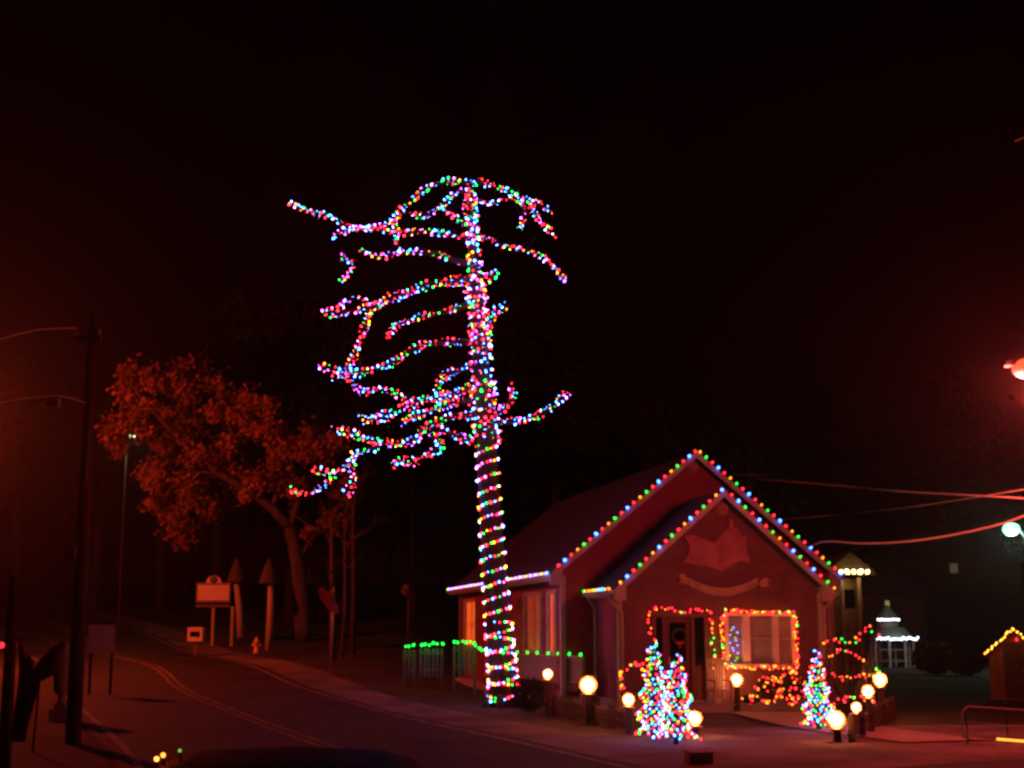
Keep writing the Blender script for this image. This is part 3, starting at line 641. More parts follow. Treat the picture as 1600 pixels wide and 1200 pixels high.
def dots(label, pts, c, r, grp, bs=B_ROOF, key='roof', names='light_string'):
    org = pts[0]; t = thing(names, label, 'light string', org, 0, grp)
    b_ = MB(); b_.tube([p - org for p in pts], .006, 4); b_.build('wire', M['wire'], t)
    for k, p in enumerate(pts): put_bulb(t, p - org + Vector((0, -.02, .0)), bs, key, c[k % len(c)], r * R.uniform(.9, 1.15))
GG = 'green light strings on railing and fence'

dots('green lights spaced along the deck railing right of the tree trunk', [RA.lerp(RB_, (900 - q) / 148) + Vector((0, -.04, .02)) for q in (900, 885, 870, 855, 839, 824, 808)], ['green'], .039, GG)
dots('green lights at the far railing end, stepping up left of the tree trunk', [P(x, y, 44.5) for x, y in ((772, 1018), (766, 1018), (759, 1017), (753, 1016), (749, 1013), (743, 1009), (741, 1005), (735, 1003), (728, 1004), (723, 1002), (715, 1004), (710, 1003))], ['green'], .039, GG)
dots('green lights on the middle fence panel', [P(x, y, 46.4) for x, y in ((692, 1006), (683, 1006), (677, 1005), (671, 1008), (664, 1007), (659, 1008))], ['green'], .042, GG)
dots('three green lights on the leftmost fence panel', [P(x, y, 45.9) for x, y in ((646, 1008), (639, 1010), (634, 1010))], ['green'], .04, GG)

# ------------------------------------------------------------------ globe lanterns on posts
globe_m = glow('globe_light', (1, .25, .07), 95, 'AUTO', (.8, .6, .4))
def halo_mat(name, a, e):
    m = glow(name, (1, .12, .03), e, 'NONE', (.8, .5, .3)); m.node_tree.nodes['Principled BSDF'].inputs['Alpha'].default_value = a; return m
halo_m = [halo_mat('halo_glow', .3, 1.7)]  # see-through glowing shell, added round each lamp as its orange halo
def lantern(label, px, py, Y, r, gz=0.0, name='globe_lantern'):
    p = P(px, py, Y); H = p.z - gz
    t = thing(name, label, 'lantern', Vector((p.x, Y, gz)), 0, 'round glowing lanterns on short posts round the yard')
    b = MB(); b.box((0, 0, (H - r - .06) / 2), (.12, .12, max(.1, H - r - .06))); b.build('post', M['dark_wood'], t)
    b = MB(); b.lathe([(.13, 0), (.15, .03), (.08, .05), (.07, .07)], 12, 0, (0, 0, H - r - .07)); b.build('collar', M['brass'], t)
    b = MB(); b.ball((0, 0, H), r * .8, 14, 10); gl__ = b.build('lamp', globe_m, t)
    b = MB(); b.ball((0, 0, H), r * 1.22, 20, 12); b.build('halo_shell', halo_m[0], t)
    return t
lantern('small globe lantern in front of the deck railing', 856, 1053, 34, .10)
lantern('largest brightest globe lantern, left of the porch corner', 919, 1070, 31, .155)
lantern('globe lantern beside the left edge of the lit pair of firs', 982, 1093, 28, .10)
lantern('globe lantern half hidden behind the right foot of the paired firs', 1086, 1122, 27.5, .11)
lantern('globe lantern under the front window beside the chair', 1151, 1062, 36.1, .13, .0)
lantern('globe lantern at the foot of the single lit fir', 1307, 1124, 26, .13)
lantern('smallest globe lantern on the right, behind the foot lantern', 1338, 1105, 28.5, .085)
lantern('third globe lantern from the right edge lamp group', 1356, 1080, 31, .11)
lantern('farthest globe lantern at the right end of the yard', 1375, 1062, 33.5, .135)
# low rail fence between the lanterns
def low_fence(label, ends):
    a = Vector(ends[0]); t = thing('low_fence', label, 'fence', a)
    pts = [Vector(e) - a for e in ends]
    for p, q in zip(pts, pts[1:]):
        d = q - p; n = max(1, int(d.length / 1.1)); an = math.atan2(d.y, d.x); Mz = Matrix.Translation(p) @ Matrix.Rotation(an, 4, 'Z')
        for z in (.16, .34):
            b_ = MB(); b_.box((d.length / 2, 0, z), (d.length, .05, .13), 0, Mz); b_.build('rail', M['dark_wood'], t)
        for k in range(n + 1):
            b_ = MB(); b_.box((0, .06, .24), (.12, .12, .52)); b_.build('post', M['dark_wood'], t, p + d * (k / n), (0, 0, an))
low_fence('low dark rail fence running forward under the left lanterns', [(.95, 34, 0), (1.75, 31, 0), (2.25, 28.4, 0)])
low_fence('low dark rail fence under the right lanterns', [(8.75, 33.4, 0), (7.85, 31, 0), (7.0, 28.4, 0), (6.05, 26, 0)])

# ------------------------------------------------------------------ lit firs
def fir(label, px, pyb, Y, H, Rw, nb, bulbs=None, lean=0.0):
    p = P(px, pyb, Y); t = thing('christmas_tree', label, 'christmas tree', Vector((p.x, Y, 0.0)), 0, 'small firs covered in coloured lights')
    z0 = .12
    b = MB(); b.tube([(0, 0, -.05), (lean * .5, 0, H * .5), (lean, 0, H * .96)], [.05, .03, .008], 6); b.build('trunk', M['bark'], t)
    b = MB()
    for k in range(2600):
        z = z0 + (H - z0) * (1 - math.sqrt(R.random())) ; f = 1 - (z - z0) / (H - z0)
        r = Rw * f ** .85 * (.8 + .25 * math.sin(z * 17)) + .02; a = R.uniform(0, 6.283); r0 = r * R.uniform(.2, .75)
        d = Vector((math.cos(a), math.sin(a), -.25)); e = Vector((-math.sin(a), math.cos(a), 0)) * .012
        c = Vector((lean * (z / H), 0, z + .05))
        b.add([c + d * r0 - e, c + d * r0 + e, c + d * (r0 + R.uniform(.05, .12))], [(0, 1, 2)])
    b.build('crown', M['needle'], t)
    s = thing('light_string', 'lights wound on ' + label, 'light string', Vector((p.x, Y, 0)), 0, 'light strings wound on the small firs')
    wp = []; n = 0
    for k in range(nb):
        u_ = (k + .5) / nb; z = z0 + (H - z0) * (1 - (1 - u_) ** .55) ; f = max(0.0, 1 - (z - z0) / (H - z0))
        r = Rw * f ** .85 * (.8 + .25 * math.sin(z * 17)) + .045
        a = k * .47 * (1 if z < H * .6 else 1.25) + R.uniform(-.1, .1)
        q = Vector((lean * (z / H) + r * math.cos(a), r * math.sin(a), z + R.uniform(-.02, .02))); wp.append(q)
        put_bulb(s, q, B_XMAS, 'fir', R.choice(['red', 'blue', 'green', 'blue', 'amber', 'green', 'red', 'red', 'blue']), .0165 * R.uniform(.8, 1.3))
    w = MB(); w.tube(wp, .004, 3); w.build('wire', M['wire'], s)
fir('the taller left fir of the pair', 1026, 1150, 26.6, 1.88, .36, 270, lean=-.04)
fir('the shorter right fir of the pair', 1056, 1160, 25.6, 1.62, .38, 260, lean=.05)
fir('the narrow single fir right of the window', 1279, 1128, 29.0, 1.66, .32, 250)

# ------------------------------------------------------------------ lit bushes
def bush(label, c, rx, ry, rz_, nb, seq, bare=False, r=.022, grp='bushes strung with red and amber lights'):
    t = thing('bush', label, 'bush', c, 0, grp)
    b = MB()
    for k in range(14):
        a = R.uniform(0, 6.28); e = Vector((math.cos(a) * rx * .8, math.sin(a) * ry * .8, rz_ * R.uniform(.7, 1.1)))
        b.tube([Vector((0, 0, -.02)), e * .5 + Vector((0, 0, .05)), e], [.014, .009, .004], 4)
    b.build('stem', M['bark'], t)
    if not bare:
        b = MB()
        for k in range(1500):
            v = Vector((R.gauss(0, 1), R.gauss(0, 1), R.gauss(0, 1))).normalized() * R.random() ** .4
            q = Vector((v.x * rx, v.y * ry, rz_ * .5 + v.z * rz_ * .5)); n_ = Vector((R.gauss(0, 1), R.gauss(0, 1), R.gauss(0, 1))).normalized(); a_ = n_.orthogonal().normalized()
            b.quad(q, a_ * .018, n_.cross(a_) * .011)
        b.build('leaves', M['needle'], t)
    s = thing('light_string', 'red and amber lights draped over ' + label, 'light string', c, 0, 'warm light strings on the bushes')
    wp = []
    for k in range(nb):
        v = Vector((R.gauss(0, 1), R.gauss(0, 1) - .5, R.gauss(0, 1))).normalized()
        q = Vector((v.x * rx * R.uniform(.8, 1.05), v.y * ry, rz_ * .5 + v.z * rz_ * .52)); wp.append(q)
        put_bulb(s, q, B_GAR, 'garland', R.choice(seq), r * R.uniform(.8, 1.3))
    wp.sort(key=lambda q: math.atan2(q.z - rz_ * .5, q.x)); w = MB(); w.tube(wp, .004, 3); w.build('wire', M['wire'], s)
def bc(px, py, Y): p = P(px, py, Y); p.z = max(0, p.z); return p
RW = ['red', 'red', 'amber', 'red', 'amber']
bush('the low bush right of the window lantern', bc(1203, 1098, 34.2), .35, .3, .62, 46, RW)
bush('the dense bush just left of the single fir', bc(1238, 1100, 33.6), .34, .3, .72, 52, RW)
bush('the flat ground shrub left under the window', bc(1174, 1099, 34.0), .26, .2, .2, 10, RW)
# arched strands left of the pair and right of the single fir
def strand(label, pts, Y, n, seq=WARM, grp='arched warm light strands beside the firs', hoop=True):
    P3 = [P(a, c, Y + R.uniform(-.1, .1)) for a, c in pts]; org = Vector((P3[0].x, Y, 0))
    t = thing('light_arch', label, 'light strand', org, 0, grp)
    fine = [q - org for q in poly_points(P3, .05)]
    b = MB(); b.tube(fine, .012, 5)
    e = fine[0]; b.tube([e, Vector((e.x, e.y + .05, 0))], .012, 5); e = fine[-1]; b.tube([e, Vector((e.x, e.y + .05, 0))], .012, 5)
    b.build('hoop', M['dark_metal'], t)
    for k in range(n):
        q = fine[int((k + R.uniform(0, .9)) / n * (len(fine) - 1))]
        put_bulb(t, q + Vector((R.uniform(-.05, .05), R.uniform(-.05, .02), R.uniform(-.05, .05))), B_GAR, 'garland', R.choice(seq), .021 * R.uniform(.8, 1.4))
strand('broken hoop of red and amber lights left of the paired firs', [(972, 1078), (968, 1062), (974, 1050), (986, 1039), (996, 1037), (1008, 1046)], 29.5, 20)
strand('lit strand rising right to the tip of the tall shrub', [(1290, 1004), (1310, 1001), (1330, 1002), (1345, 992), (1358, 980), (1372, 996)], 34, 18)
strand('lit strand sagging below the rising one', [(1296, 1026), (1310, 1015), (1328, 1018), (1340, 1024), (1352, 1038)], 33.5, 12)
strand('low lit strand leading to the farthest lantern', [(1300, 1056), (1318, 1060), (1330, 1056), (1350, 1056), (1366, 1052), (1376, 1042)], 33, 18)
strand('lowest lit strand between the right lanterns', [(1306, 1098), (1320, 1092), (1336, 1090), (1356, 1092), (1370, 1098)], 30.5, 13)
# the tall shrub behind them
sh = thing('bare_shrub', 'leafless shrub rising behind the right lanterns', 'shrub', Vector((8.0, 34.2, 0)))
b = MB()
for k in range(26):
    a = R.uniform(0, 6.28); e = Vector((math.cos(a) * .8, math.sin(a) * .5, R.uniform(1.0, 1.75)))
    pts = [Vector((0, 0, -.05)), e * .35 + Vector((0, 0, .2)), e * .7 + Vector((R.uniform(-.1, .1), 0, .1)), e]
    b.tube(pts, [.02, .014, .009, .003], 4)
    for j in range(4): q = e * R.uniform(.5, .95); d = Vector((R.uniform(-1, 1), R.uniform(-1, 1), R.uniform(0, 1))) * .25; b.tube([q, q + d], [.005, .002], 3)
b.build('stem', M['bark'], sh)

# ------------------------------------------------------------------ yard odds and ends
ch = thing('porch_chair', 'pale wooden rocking chair beside the window lantern', 'chair', Vector((P(1124, 1090, 35.9).x, 35.9, FL * .4)), .35)
b = MB(); b.box((0, 0, .42), (.5, .45, .04)); b.build('seat', M['trim'], ch)
for x in (-.23, .23):
    for y, h in ((-.2, .62), (.2, 1.15)):
        b = MB(); b.box((x, y, h / 2 + .03), (.045, .045, h)); b.build('leg', M['trim'], ch)
    b = MB(); b.box((x, 0, .66), (.06, .5, .03)); b.build('armrest', M['trim'], ch)
    b = MB(); b.tube([(x, -.38, .08), (x, -.2, .03), (x, .1, .02), (x, .42, .1)], .022, 5); b.build('rocker', M['trim'], ch)
for k in range(5):
    b = MB(); b.box((-.16 + k * .08, .2, .8), (.04, .02, .62)); b.build('slat', M['trim'], ch)
b = MB(); b.box((0, .2, 1.14), (.46, .03, .09)); b.build('top_rail', M['trim'], ch)
bx = thing('wooden_box', 'small pale wooden box on the ground in front of the paired firs', 'box', Vector((P(1092, 1194, 21.8).x, 21.8, .0)), .3)
b = MB()
b.box((0, 0, .02), (.34, .22, .03)); b.build('bottom', M['pale_wood'], bx)
for y in (-.11, .11):
    for z in (.06, .15): b = MB(); b.box((0, y, z + .015), (.36, .02, .075)); b.build('board', M['pale_wood'], bx)
for x in (-.18, .18): b = MB(); b.box((x, 0, .12), (.02, .2, .17)); b.build('end_panel', M['pale_wood'], bx)
b = MB(); b.box((0, 0, .215), (.4, .27, .02)); b.build('lid', M['pale_wood'], bx, rot=(.12, 0, 0))
dbin = thing('dark_shrub', 'rounded dark shrub right of the foot of the tall tree', 'shrub', Vector((P(828, 1090, 36).x, 36, 0)))
b = MB()
for k in range(1600):
    v = Vector((R.gauss(0, 1), R.gauss(0, 1), R.gauss(0, 1))).normalized() * R.random() ** .35
    q = Vector((v.x * .5, v.y * .45, .42 + v.z * .42)); n_ = Vector((R.gauss(0, 1), R.gauss(0, 1), R.gauss(0, 1))).normalized(); a_ = n_.orthogonal().normalized(); b.quad(q, a_ * .03, n_.cross(a_) * .018)
b.build('leaves', M['dark_crown'], dbin)

# ------------------------------------------------------------------ street lamps
def street_lamp(label, head, base_xy, aim, watts, col, emis, rad=.16, gl=None, pm_='grey_metal'):
    bx_, by_ = base_xy; gz = ground_z(bx_, by_)
    t = thing('street_lamp', label, 'street lamp', Vector((bx_, by_, gz)), 0)
    h = Vector(head) - Vector((bx_, by_, gz))
    b = MB(); b.tube([(0, 0, -.1), (0, 0, h.z * .6), (0, 0, h.z - .5)], [.12, .1, .07] if gl != 8 else [.06, .05, .04], 10); b.build('pole', M[pm_], t)
    b = MB(); b.tube([(0, 0, h.z - .55), Vector((h.x * .4, h.y * .4, h.z - .05)), Vector((h.x * .85, h.y * .85, h.z + .12))], .04, 8); b.build('arm', M['grey_metal'], t)
    an = math.atan2(h.y, h.x) if h.to_2d().length > .01 else 0
    Mh = Matrix.Translation(h) @ Matrix.Rotation(an, 4, 'Z')
    b = MB(); b.prism([(-.4, .02), (-.4, .1), (-.2, .2), (.15, .2), (.35, .1), (.38, .02)], -.13, .13, 0, Mh); b.build('lamp_head', M['grey_metal'], t)
    b = MB(); b.ball(h + Vector((0, 0, -.03)), rad, 12, 8, sz=.75); b.build('lens', glow('lamp_lens', emis, gl or 60, 'NONE'), t)
    ld = bpy.data.lights.new('lamp_light', 'POINT'); ld.energy = watts; ld.color = col; ld.shadow_soft_size = rad
    lo = bpy.data.objects.new('lamp_light', ld); COL.objects.link(lo); lo.location = Vector(head) + Vector((0, 0, -.03 - rad * .75 - .18)); 
    return t
HR = P(1603, 573, 26); HL = P(-110, 632, 50)
street_lamp('orange street lamp at the right edge above the cables', HR, (HR.x + 1.6, 25.6), None, LAMP_R_W, SODIUM_R, (1, .06, .02), .26, 2.6)
street_lamp('orange street lamp at the left edge beside the leafy tree', HL, (HL.x - 1.6, 49.4), None, LAMP_L_W, SODIUM_L, (1, .13, .03), .17, 7)
HT = P(1580, 826, 70)
street_lamp('distant blue-white street lamp above the far yard', HT, (HT.x + .9, 70.5), None, LAMP_T_W, (.6, 1, .75), (.22, 1, .5), .42, 4)
HD = P(209, 680, 76)
street_lamp('tiny pale far lamp seen among the leaves', HD, (HD.x - .5, 76.5), None, 60, (.8, 1, .5), (.8, 1, .5), .09, 8, 'dark_wood')

# ------------------------------------------------------------------ cables
def cable(label, pts, r, grp='overhead cables at the right'):
    q = poly_points(pts, .4); org = q[0]; b = MB(); b.tube([v - org for v in q], r, 5)
    b.build('cable', M['cable'], None, org, label=label, category='cable', group=grp)
cable('low sagging overhead cable from the cottage roof to the right edge', [hw(6.1, 2.12, 4.28), P(1290, 846, 35), P(1350, 849, 32), P(1420, 846, 30), P(1490, 836, 28.5), P(1550, 823, 27.5), P(1600, 807, 26.8), P(1760, 740, 25)], .022)
cable('upper overhead cable that slopes gently down to the right', [P(1180, 748, 75), P(1290, 757, 48), P(1400, 767, 36), P(1500, 773, 30), P(1600, 779, 27), P(1760, 790, 25)], .018)
cable('thin overhead cable climbing to the right across the upper one', [P(1180, 815, 75), P(1290, 806, 50), P(1400, 795, 38), P(1500, 781, 31), P(1600, 765, 27), P(1760, 738, 25)], .011)
cable('short cable end meeting the right lamp high up', [HR + Vector((-.5, -1.5, 3.9)), HR + Vector((.2, -2, 4.05)), HR + Vector((2, -3, 4.4))], .014)
pp = P(1180, 1000, 75)
up_ = thing('utility_pole', 'far utility pole behind the cottage roof carrying the cables', 'utility pole', Vector((pp.x, 75.3, 0)))
b = MB(); b.tube([(0, 0, -.2), (0, 0, 10.8)], [.16, .11], 8); b.build('pole', M['bark'], up_)
b = MB(); b.box((0, -.12, 10.2), (2.0, .1, .12)); b.build('crossarm', M['dark_wood'], up_)
# left: near utility pole, wires
np_ = on_ground(134, 26)
pole = thing('utility_pole', 'dark utility pole standing in front of the leafy tree', 'utility pole', np_)
top = P(146, 490, 26) - np_
b = MB(); b.tube([(-.12, 0, -.2), Vector((mix(-.12, top.x, .5), 0, top.z * .5)), top], [.15, .13, .1], 10); b.build('pole', M['bark'], pole)
q = P(113, 864, 25.9) - np_
b = MB(); b.box(q, (.17, .14, .24)); mbx = b.build('meter_box', M['grey_metal'], pole)
b = MB(); b.box(q + Vector((0, -.08, 0)), (.13, .02, .19)); b.build('cover', M['pale_wood'], mbx)
b = MB(); b.tube([q + Vector((.05, 0, .12)), q + Vector((.16, 0, .4)), q + Vector((.2, 0, 2.5))], .02, 6); b.build('conduit', M['grey_metal'], pole)
b = MB(); b.box(Vector((top.x - .05, -.1, top.z - .5)), (.5, .09, .09)); b.build('crossarm', M['dark_wood'], pole)
for x in (-.25, .15): b = MB(); b.lathe([(.03, 0), (.05, .03), (.03, .06), (.05, .09), (.02, .13)], 8, 0, (top.x + x, -.1, top.z - .445)); b.build('insulator', M['trim'], pole)
cable('overhead wire running left from the near utility pole', [np_ + Vector((top.x - .25, -.1, top.z - .3)), P(60, 515, 25), P(0, 530, 24), P(-120, 560, 22)], .012, 'overhead wires at the left')
cable('lower overhead wire drooping left from the near utility pole', [P(140, 632, 26), P(112, 622, 25.6), P(90, 618, 25.2), P(40, 622, 24.6), P(-60, 640, 23)], .01, 'overhead wires at the left')
eb = P(84, 629, 25.2)
ebx = thing('cable_box', 'small pale box hanging on the lower left wire', 'cable box', eb)
b = MB(); b.box((0, 0, 0), (.2, .14, .15)); b.build('casing', M['grey_metal'], ebx)
for x in (-.07, .07): b = MB(); b.tube([(x, 0, .07), (x, 0, .13)], .01, 4); b.build('hanger', M['dark_metal'], ebx)

# near left pole with hanging flag
fp = on_ground(20, 20)
fl = thing('flag_pole', 'dark pole at the left edge with a red signal lamp', 'pole', fp)
b = MB(); b.tube([(0, 0, -.2), (-.01, 0, 1.4), (-.03, 0, 2.75)], [.1, .085, .07], 10); b.build('pole', M['bark'], fl)
b = MB(); b.box((-.12, -.04, P(0, 1008, 20).z - fp.z), (.12, .12, .14)); hs = b.build('lamp_housing', M['dark_metal'], fl)
b = MB(); b.ball((-.10 , -.11, P(0, 1008, 20).z - fp.z), .045, 10, 6); b.build('red_lens', glow('red_signal', (1, .03, .06), 1.6, 'NONE'), fl)
fg = thing('flag', 'limp striped flag hanging down beside the left edge pole', 'flag', P(52, 1002, 19.8))
b = MB(); nu, nv = 14, 16; vs = []
for j in range(nv + 1):
    for i in range(nu + 1):
        u_, v_ = i / nu, j / nv
        vs.append((-.2 + u_ * (.33 - .1 * v_) + .03 * math.sin(v_ * 5), -.05 + .05 * math.sin(u_ * 16 + v_ * 2), -v_ * 1.35 - .35 * u_ * (1 - v_)))
b.add(vs, [(j * (nu + 1) + i, j * (nu + 1) + i + 1, (j + 1) * (nu + 1) + i + 1, (j + 1) * (nu + 1) + i) for j in range(nv) for i in range(nu)], 0, True)
b.m = [(i % nu) // 2 % 2 for i in range(len(b.m))]
b.build('flag_cloth', [mat('flag_red', (.35, .03, .03), .9), mat('flag_white', (.6, .55, .52), .9)], fg)
b = MB(); b.tube([(-.3, 0, .02), (.12, 0, .06)], .015, 6); b.build('staff', M['grey_metal'], fg)
# garden urn on a block
un = on_ground(103, 32.0)
urn = thing('garden_urn', 'tall pale garden urn on a square block left of the dark pole', 'urn', un)
zb = .02
b = MB(); b.box((0, 0, .13), (.42, .42, .28)); b.box((0, 0, .32), (.27, .27, .1)); b.build('block', M['concrete'], urn)
b = MB(); b.lathe([(.14, .36), (.09, .42), (.09, .52), (.19, .62), (.2, .8), (.23, 1.15), (.27, 1.45), (.3, 1.62), (.28, 1.66), (.22, 1.62), (.18, 1.3)], 16, 0, (0, 0, zb)); b.build('vase', M['concrete'], urn)
# dark wedge (folded tarp sail) and blank board
ts = thing('garden_parasol', 'dark folded parasol leaning left of the pale urn', 'parasol', on_ground(74, 24.2))
a0 = P(62, 1062, 24.2) - on_ground(74, 24.2); a1 = P(98, 1008, 24.2) - on_ground(74, 24.2); am = P(86, 1022, 24.2) - on_ground(74, 24.2)
b = MB(); b.tube([Vector((a0.x - .05, 0, 0)), a0, a1 + (a1 - a0) * .15], .02, 6); b.build('shaft', M['dark_metal'], ts)
b = MB(); b.tube([a1 + (a1 - a0) * .1, am, a0.lerp(a1, .4), a0], [.03, .12, .2, .05], 9); b.build('canopy', M['rubber'], ts)
bo = on_ground(160, 40)
bd = thing('blank_board', 'pale blank board on two posts just right of the dark pole', 'board', bo)
z0 = P(160, 1020, 40).z - bo.z; z1 = P(160, 976, 40).z - bo.z; W = 40 / F_PX * 40
b = MB(); b.box((0, 0, (z0 + z1) / 2), (W, .04, z1 - z0)); b.build('panel', mat('board_paint', (.7, .6, .66), .7, (.6, .5, .56), 3), bd)
for x in (-W * .4, W * .4): b = MB(); b.box((x, .05, z1 / 2 - .1), (.07, .06, z1 + .2)); b.build('post', M['dark_wood'], bd)

# ------------------------------------------------------------------ signs and posts by the road
sg = on_ground(333, 67)
sign = thing('crested_sign', 'cream sign board with a crest on top, on two posts by the road', 'sign', sg)
def sp(px, py, Y=67): return P(px, py, Y) - sg
a, c = sp(306, 941), sp(361, 911)
b = MB(); b.box(((a.x + c.x) / 2, 0, (a.z + c.z) / 2), (c.x - a.x, .08, c.z - a.z)); bd_ = b.build('board', M['sign_yellow'], sign)
b = MB()
for z in (a.z + .05, c.z - .05): b.box(((a.x + c.x) / 2, -.05, z), (c.x - a.x, .03, .06))
for x in (a.x + .03, c.x - .03): b.box((x, -.052, (a.z + c.z) / 2), (.06, .03, c.z - a.z - .16))
b.build('raised_rim', M['sign_blue'], bd_)
mid = (a.x + c.x) / 2
b = MB(); b.prism([(mid + .36 * math.cos(k * math.pi / 10), c.z + .01 + .34 * math.sin(k * math.pi / 10)) for k in range(11)], -.03, .03); b.build('crest', M['sign_yellow'], sign)
b = MB(); b.lathe([(.18, -.02), (.18, .02), (.12, .03)], 14, 0, M=Matrix.Translation((mid, -.045, c.z + .16)) @ Matrix.Rotation(math.pi / 2, 4, 'X')); b.build('emblem', M['sign_blue'], sign)
b = MB(); b.box((mid, 0, a.z - .17), (c.x - a.x, .06, .14)); b.build('lower_board', M['sign_blue'], sign)
for px in (333, 363): q = sp(px, 950); b = MB(); b.box((q.x, .07, q.z / 2 - .1), (.13, .1, q.z + .35)); b.build('post', M['pale_wood'], sign)
pb = on_ground(307, 60); pbx = thing('roadside_box', 'bright boxy newspaper stand below the crested sign', 'box', Vector((pb.x, 60, P(307, 1003, 60).z)))
b = MB(); b.box((0, 0, .28), (.62, .45, .5)); b.build('body', M['sign_yellow'], pbx)
b = MB(); b.box((0, -.235, .33), (.4, .02, .22)); b.build('window', M['dark_glass'], pbx)
b = MB(); b.prism([(-.33, .53), (.33, .53), (.3, .6), (-.3, .6)], -.25, .25); b.build('lid', M['sign_yellow'], pbx)
b = MB(); b.box((0, 0, -.25), (.1, .1, .56)); b.build('leg', M['wood'], pbx)
def cone_post(label, xb, yb, xt, yt, ca, cb, Y):
    g0 = P(xb, yb, Y); t = thing('roofed_post', label, 'post', g0, 0, 'pale posts with dark pointed caps by the road')
    tp_ = P(xt, yt, Y) - g0
    b = MB(); b.tube([(0, 0, -.3), tp_ * .5 + Vector((.03, 0, 0)), tp_], [.17, .16, .12], 8); b.build('post', M['pale_wood'], t)
    ap = P(ca, cb, Y) - g0; bz = tp_.z - .05
    b = MB(); n = 12; H = ap.z - bz
    b.lathe([(.42, 0), (.44, .06), (.33, H * .35), (.2, H * .68), (.03, H)], n, 0, (ap.x, 0, bz)); b.build('cap', M['dark_wood'], t)
cone_post('left roofed post, leaning toward the crested sign', 376, 986, 369, 908, 370, 872, 66)
cone_post('right roofed post, upright and brightest', 420, 1006, 423, 910, 421, 872, 62)
hy = on_ground(402, 58); hyd = thing('fire_hydrant', 'small bright fire hydrant in front of the roofed posts', 'hydrant', Vector((hy.x, 58, P(402, 1021, 58).z)))
b = MB(); b.lathe([(.14, 0), (.14, .05), (.1, .07), (.1, .42), (.13, .44), (.13, .48), (.1, .52), (.05, .6), (.03, .66)], 12); b.build('barrel', M['hydrant'], hyd)
for s in (-1, 1): b = MB(); b.tube([(s * .08, 0, .34), (s * .19, 0, .34)], .06, 8); b.build('nozzle', M['hydrant'], hyd)
rs = on_ground(519, 52); rsg = thing('road_sign', 'tilted red road sign on a thin post between the bare trunks', 'sign', rs)
c = P(514, 939, 52) - rs
b = MB(); b.tube([(0, 0, -.2), (.04, 0, c.z + .5)], .045, 6); b.build('post', M['grey_metal'], rsg)
b = MB(); b.add([(c.x + .3 * math.cos(k * math.pi / 4 + .3) - .12 * math.sin(k * math.pi / 4), -.06 + y + .35 * math.cos(k * math.pi / 4 + .3), c.z + .42 * math.sin(k * math.pi / 4 + .3) - .28 * math.cos(k * math.pi / 4 + .3)) for y in (0, .03) for k in range(8)], [tuple(range(7, -1, -1)), tuple(range(8, 16))] + [(k, (k + 1) % 8, (k + 1) % 8 + 8, k + 8) for k in range(8)]); b.build('sign_face', M['sign_red'], rsg, rot=(0, 0, .0))
rf = on_ground(638, 60); rfl = thing('roadside_marker', 'dim red round marker on a post behind the fence panels', 'marker', rf)
c = P(636, 922, 60) - rf
b = MB(); b.tube([(0, 0, -.2), (0, 0, c.z)], .05, 6); b.build('post', M['dark_wood'], rfl)
b = MB(); b.lathe([(.24, -.03), (.24, .03), (.16, .04)], 14, 0, M=Matrix.Translation(c + Vector((0, -.08, 0))) @ Matrix.Rotation(math.pi / 2, 4, 'X')); b.build('disc', M['wood'], rfl)

# ------------------------------------------------------------------ leafy tree at the left
LY = 70.0
lb = on_ground(471, LY)
ltree = thing('leafy_tree', 'broad tree with dry orange leaves lit by the left street lamp', 'tree', lb)
def lp(px, py, dy=0): return P(px, py, LY + dy) - lb
limbs = [([(471, 1000), (470, 940), (464, 880), (452, 825)], .42, .27, 0, 0), ([(452, 825), (425, 795), (385, 765), (340, 738), (300, 705), (262, 668), (225, 625), (195, 590)], .26, .05, 0, -3),
         ([(452, 825), (470, 770), (480, 720), (478, 680)], .2, .05, 0, 2), ([(385, 765), (380, 720), (360, 670), (350, 620)], .13, .04, -.5, 2), ([(340, 738), (300, 760), (275, 790), (265, 830)], .12, .03, -.8, -3),
         ([(300, 705), (305, 650), (300, 600), (310, 560)], .11, .03, -1.2, 1), ([(425, 795), (440, 740), (430, 690), (410, 640)], .14, .03, -.2, -2), ([(260, 668), (205, 662), (178, 658)], .08, .03, -2, -3.5), ([(340, 738), (250, 735), (230, 700)], .09, .03, -.8, 2),
         ([(464, 880), (500, 820), (530, 790), (545, 760)], .12, .03, 0, 2)]
b = MB(); b.tube(poly_points([lp(x, y) for x, y in limbs[0][0]], .5), [mix(.46, .27, i / (len(poly_points([lp(x, y) for x, y in limbs[0][0]], .5)) - 1)) for i in range(len(poly_points([lp(x, y) for x, y in limbs[0][0]], .5)))], 10); b.build('trunk', M['pale_bark'], ltree)
tips = []
for px, r0, r1, d0, d1 in limbs[1:]:
    n = len(px); pts = poly_points([lp(x, y, mix(d0, d1, i / (n - 1))) for i, (x, y) in enumerate(px)], .5); k = len(pts)
    b = MB(); b.tube(pts, [mix(r0, r1, i / (k - 1)) for i in range(k)], 7)
    for i in range(k // 3, k): tips.append(pts[i])
    for j in range(k // 2):                             # secondary twigs
        q = pts[R.randrange(k // 3, k)]; d = Vector((R.gauss(0, 1), R.gauss(0, 1), R.gauss(-.1, .7))).normalized() * R.uniform(.6, 1.7)
        e = q + d; b.tube([q, q + d * .5 + Vector((0, 0, .15)), e], [.035, .02, .008], 4); tips += [q + d * .6, e]
    b.build('branch', M['pale_bark'], ltree)
clumps = [(t_ + Vector((R.gauss(0, .35), R.gauss(0, .5), R.gauss(0, .35))), R.uniform(.25, .7)) for t_ in tips if R.random() < .36]
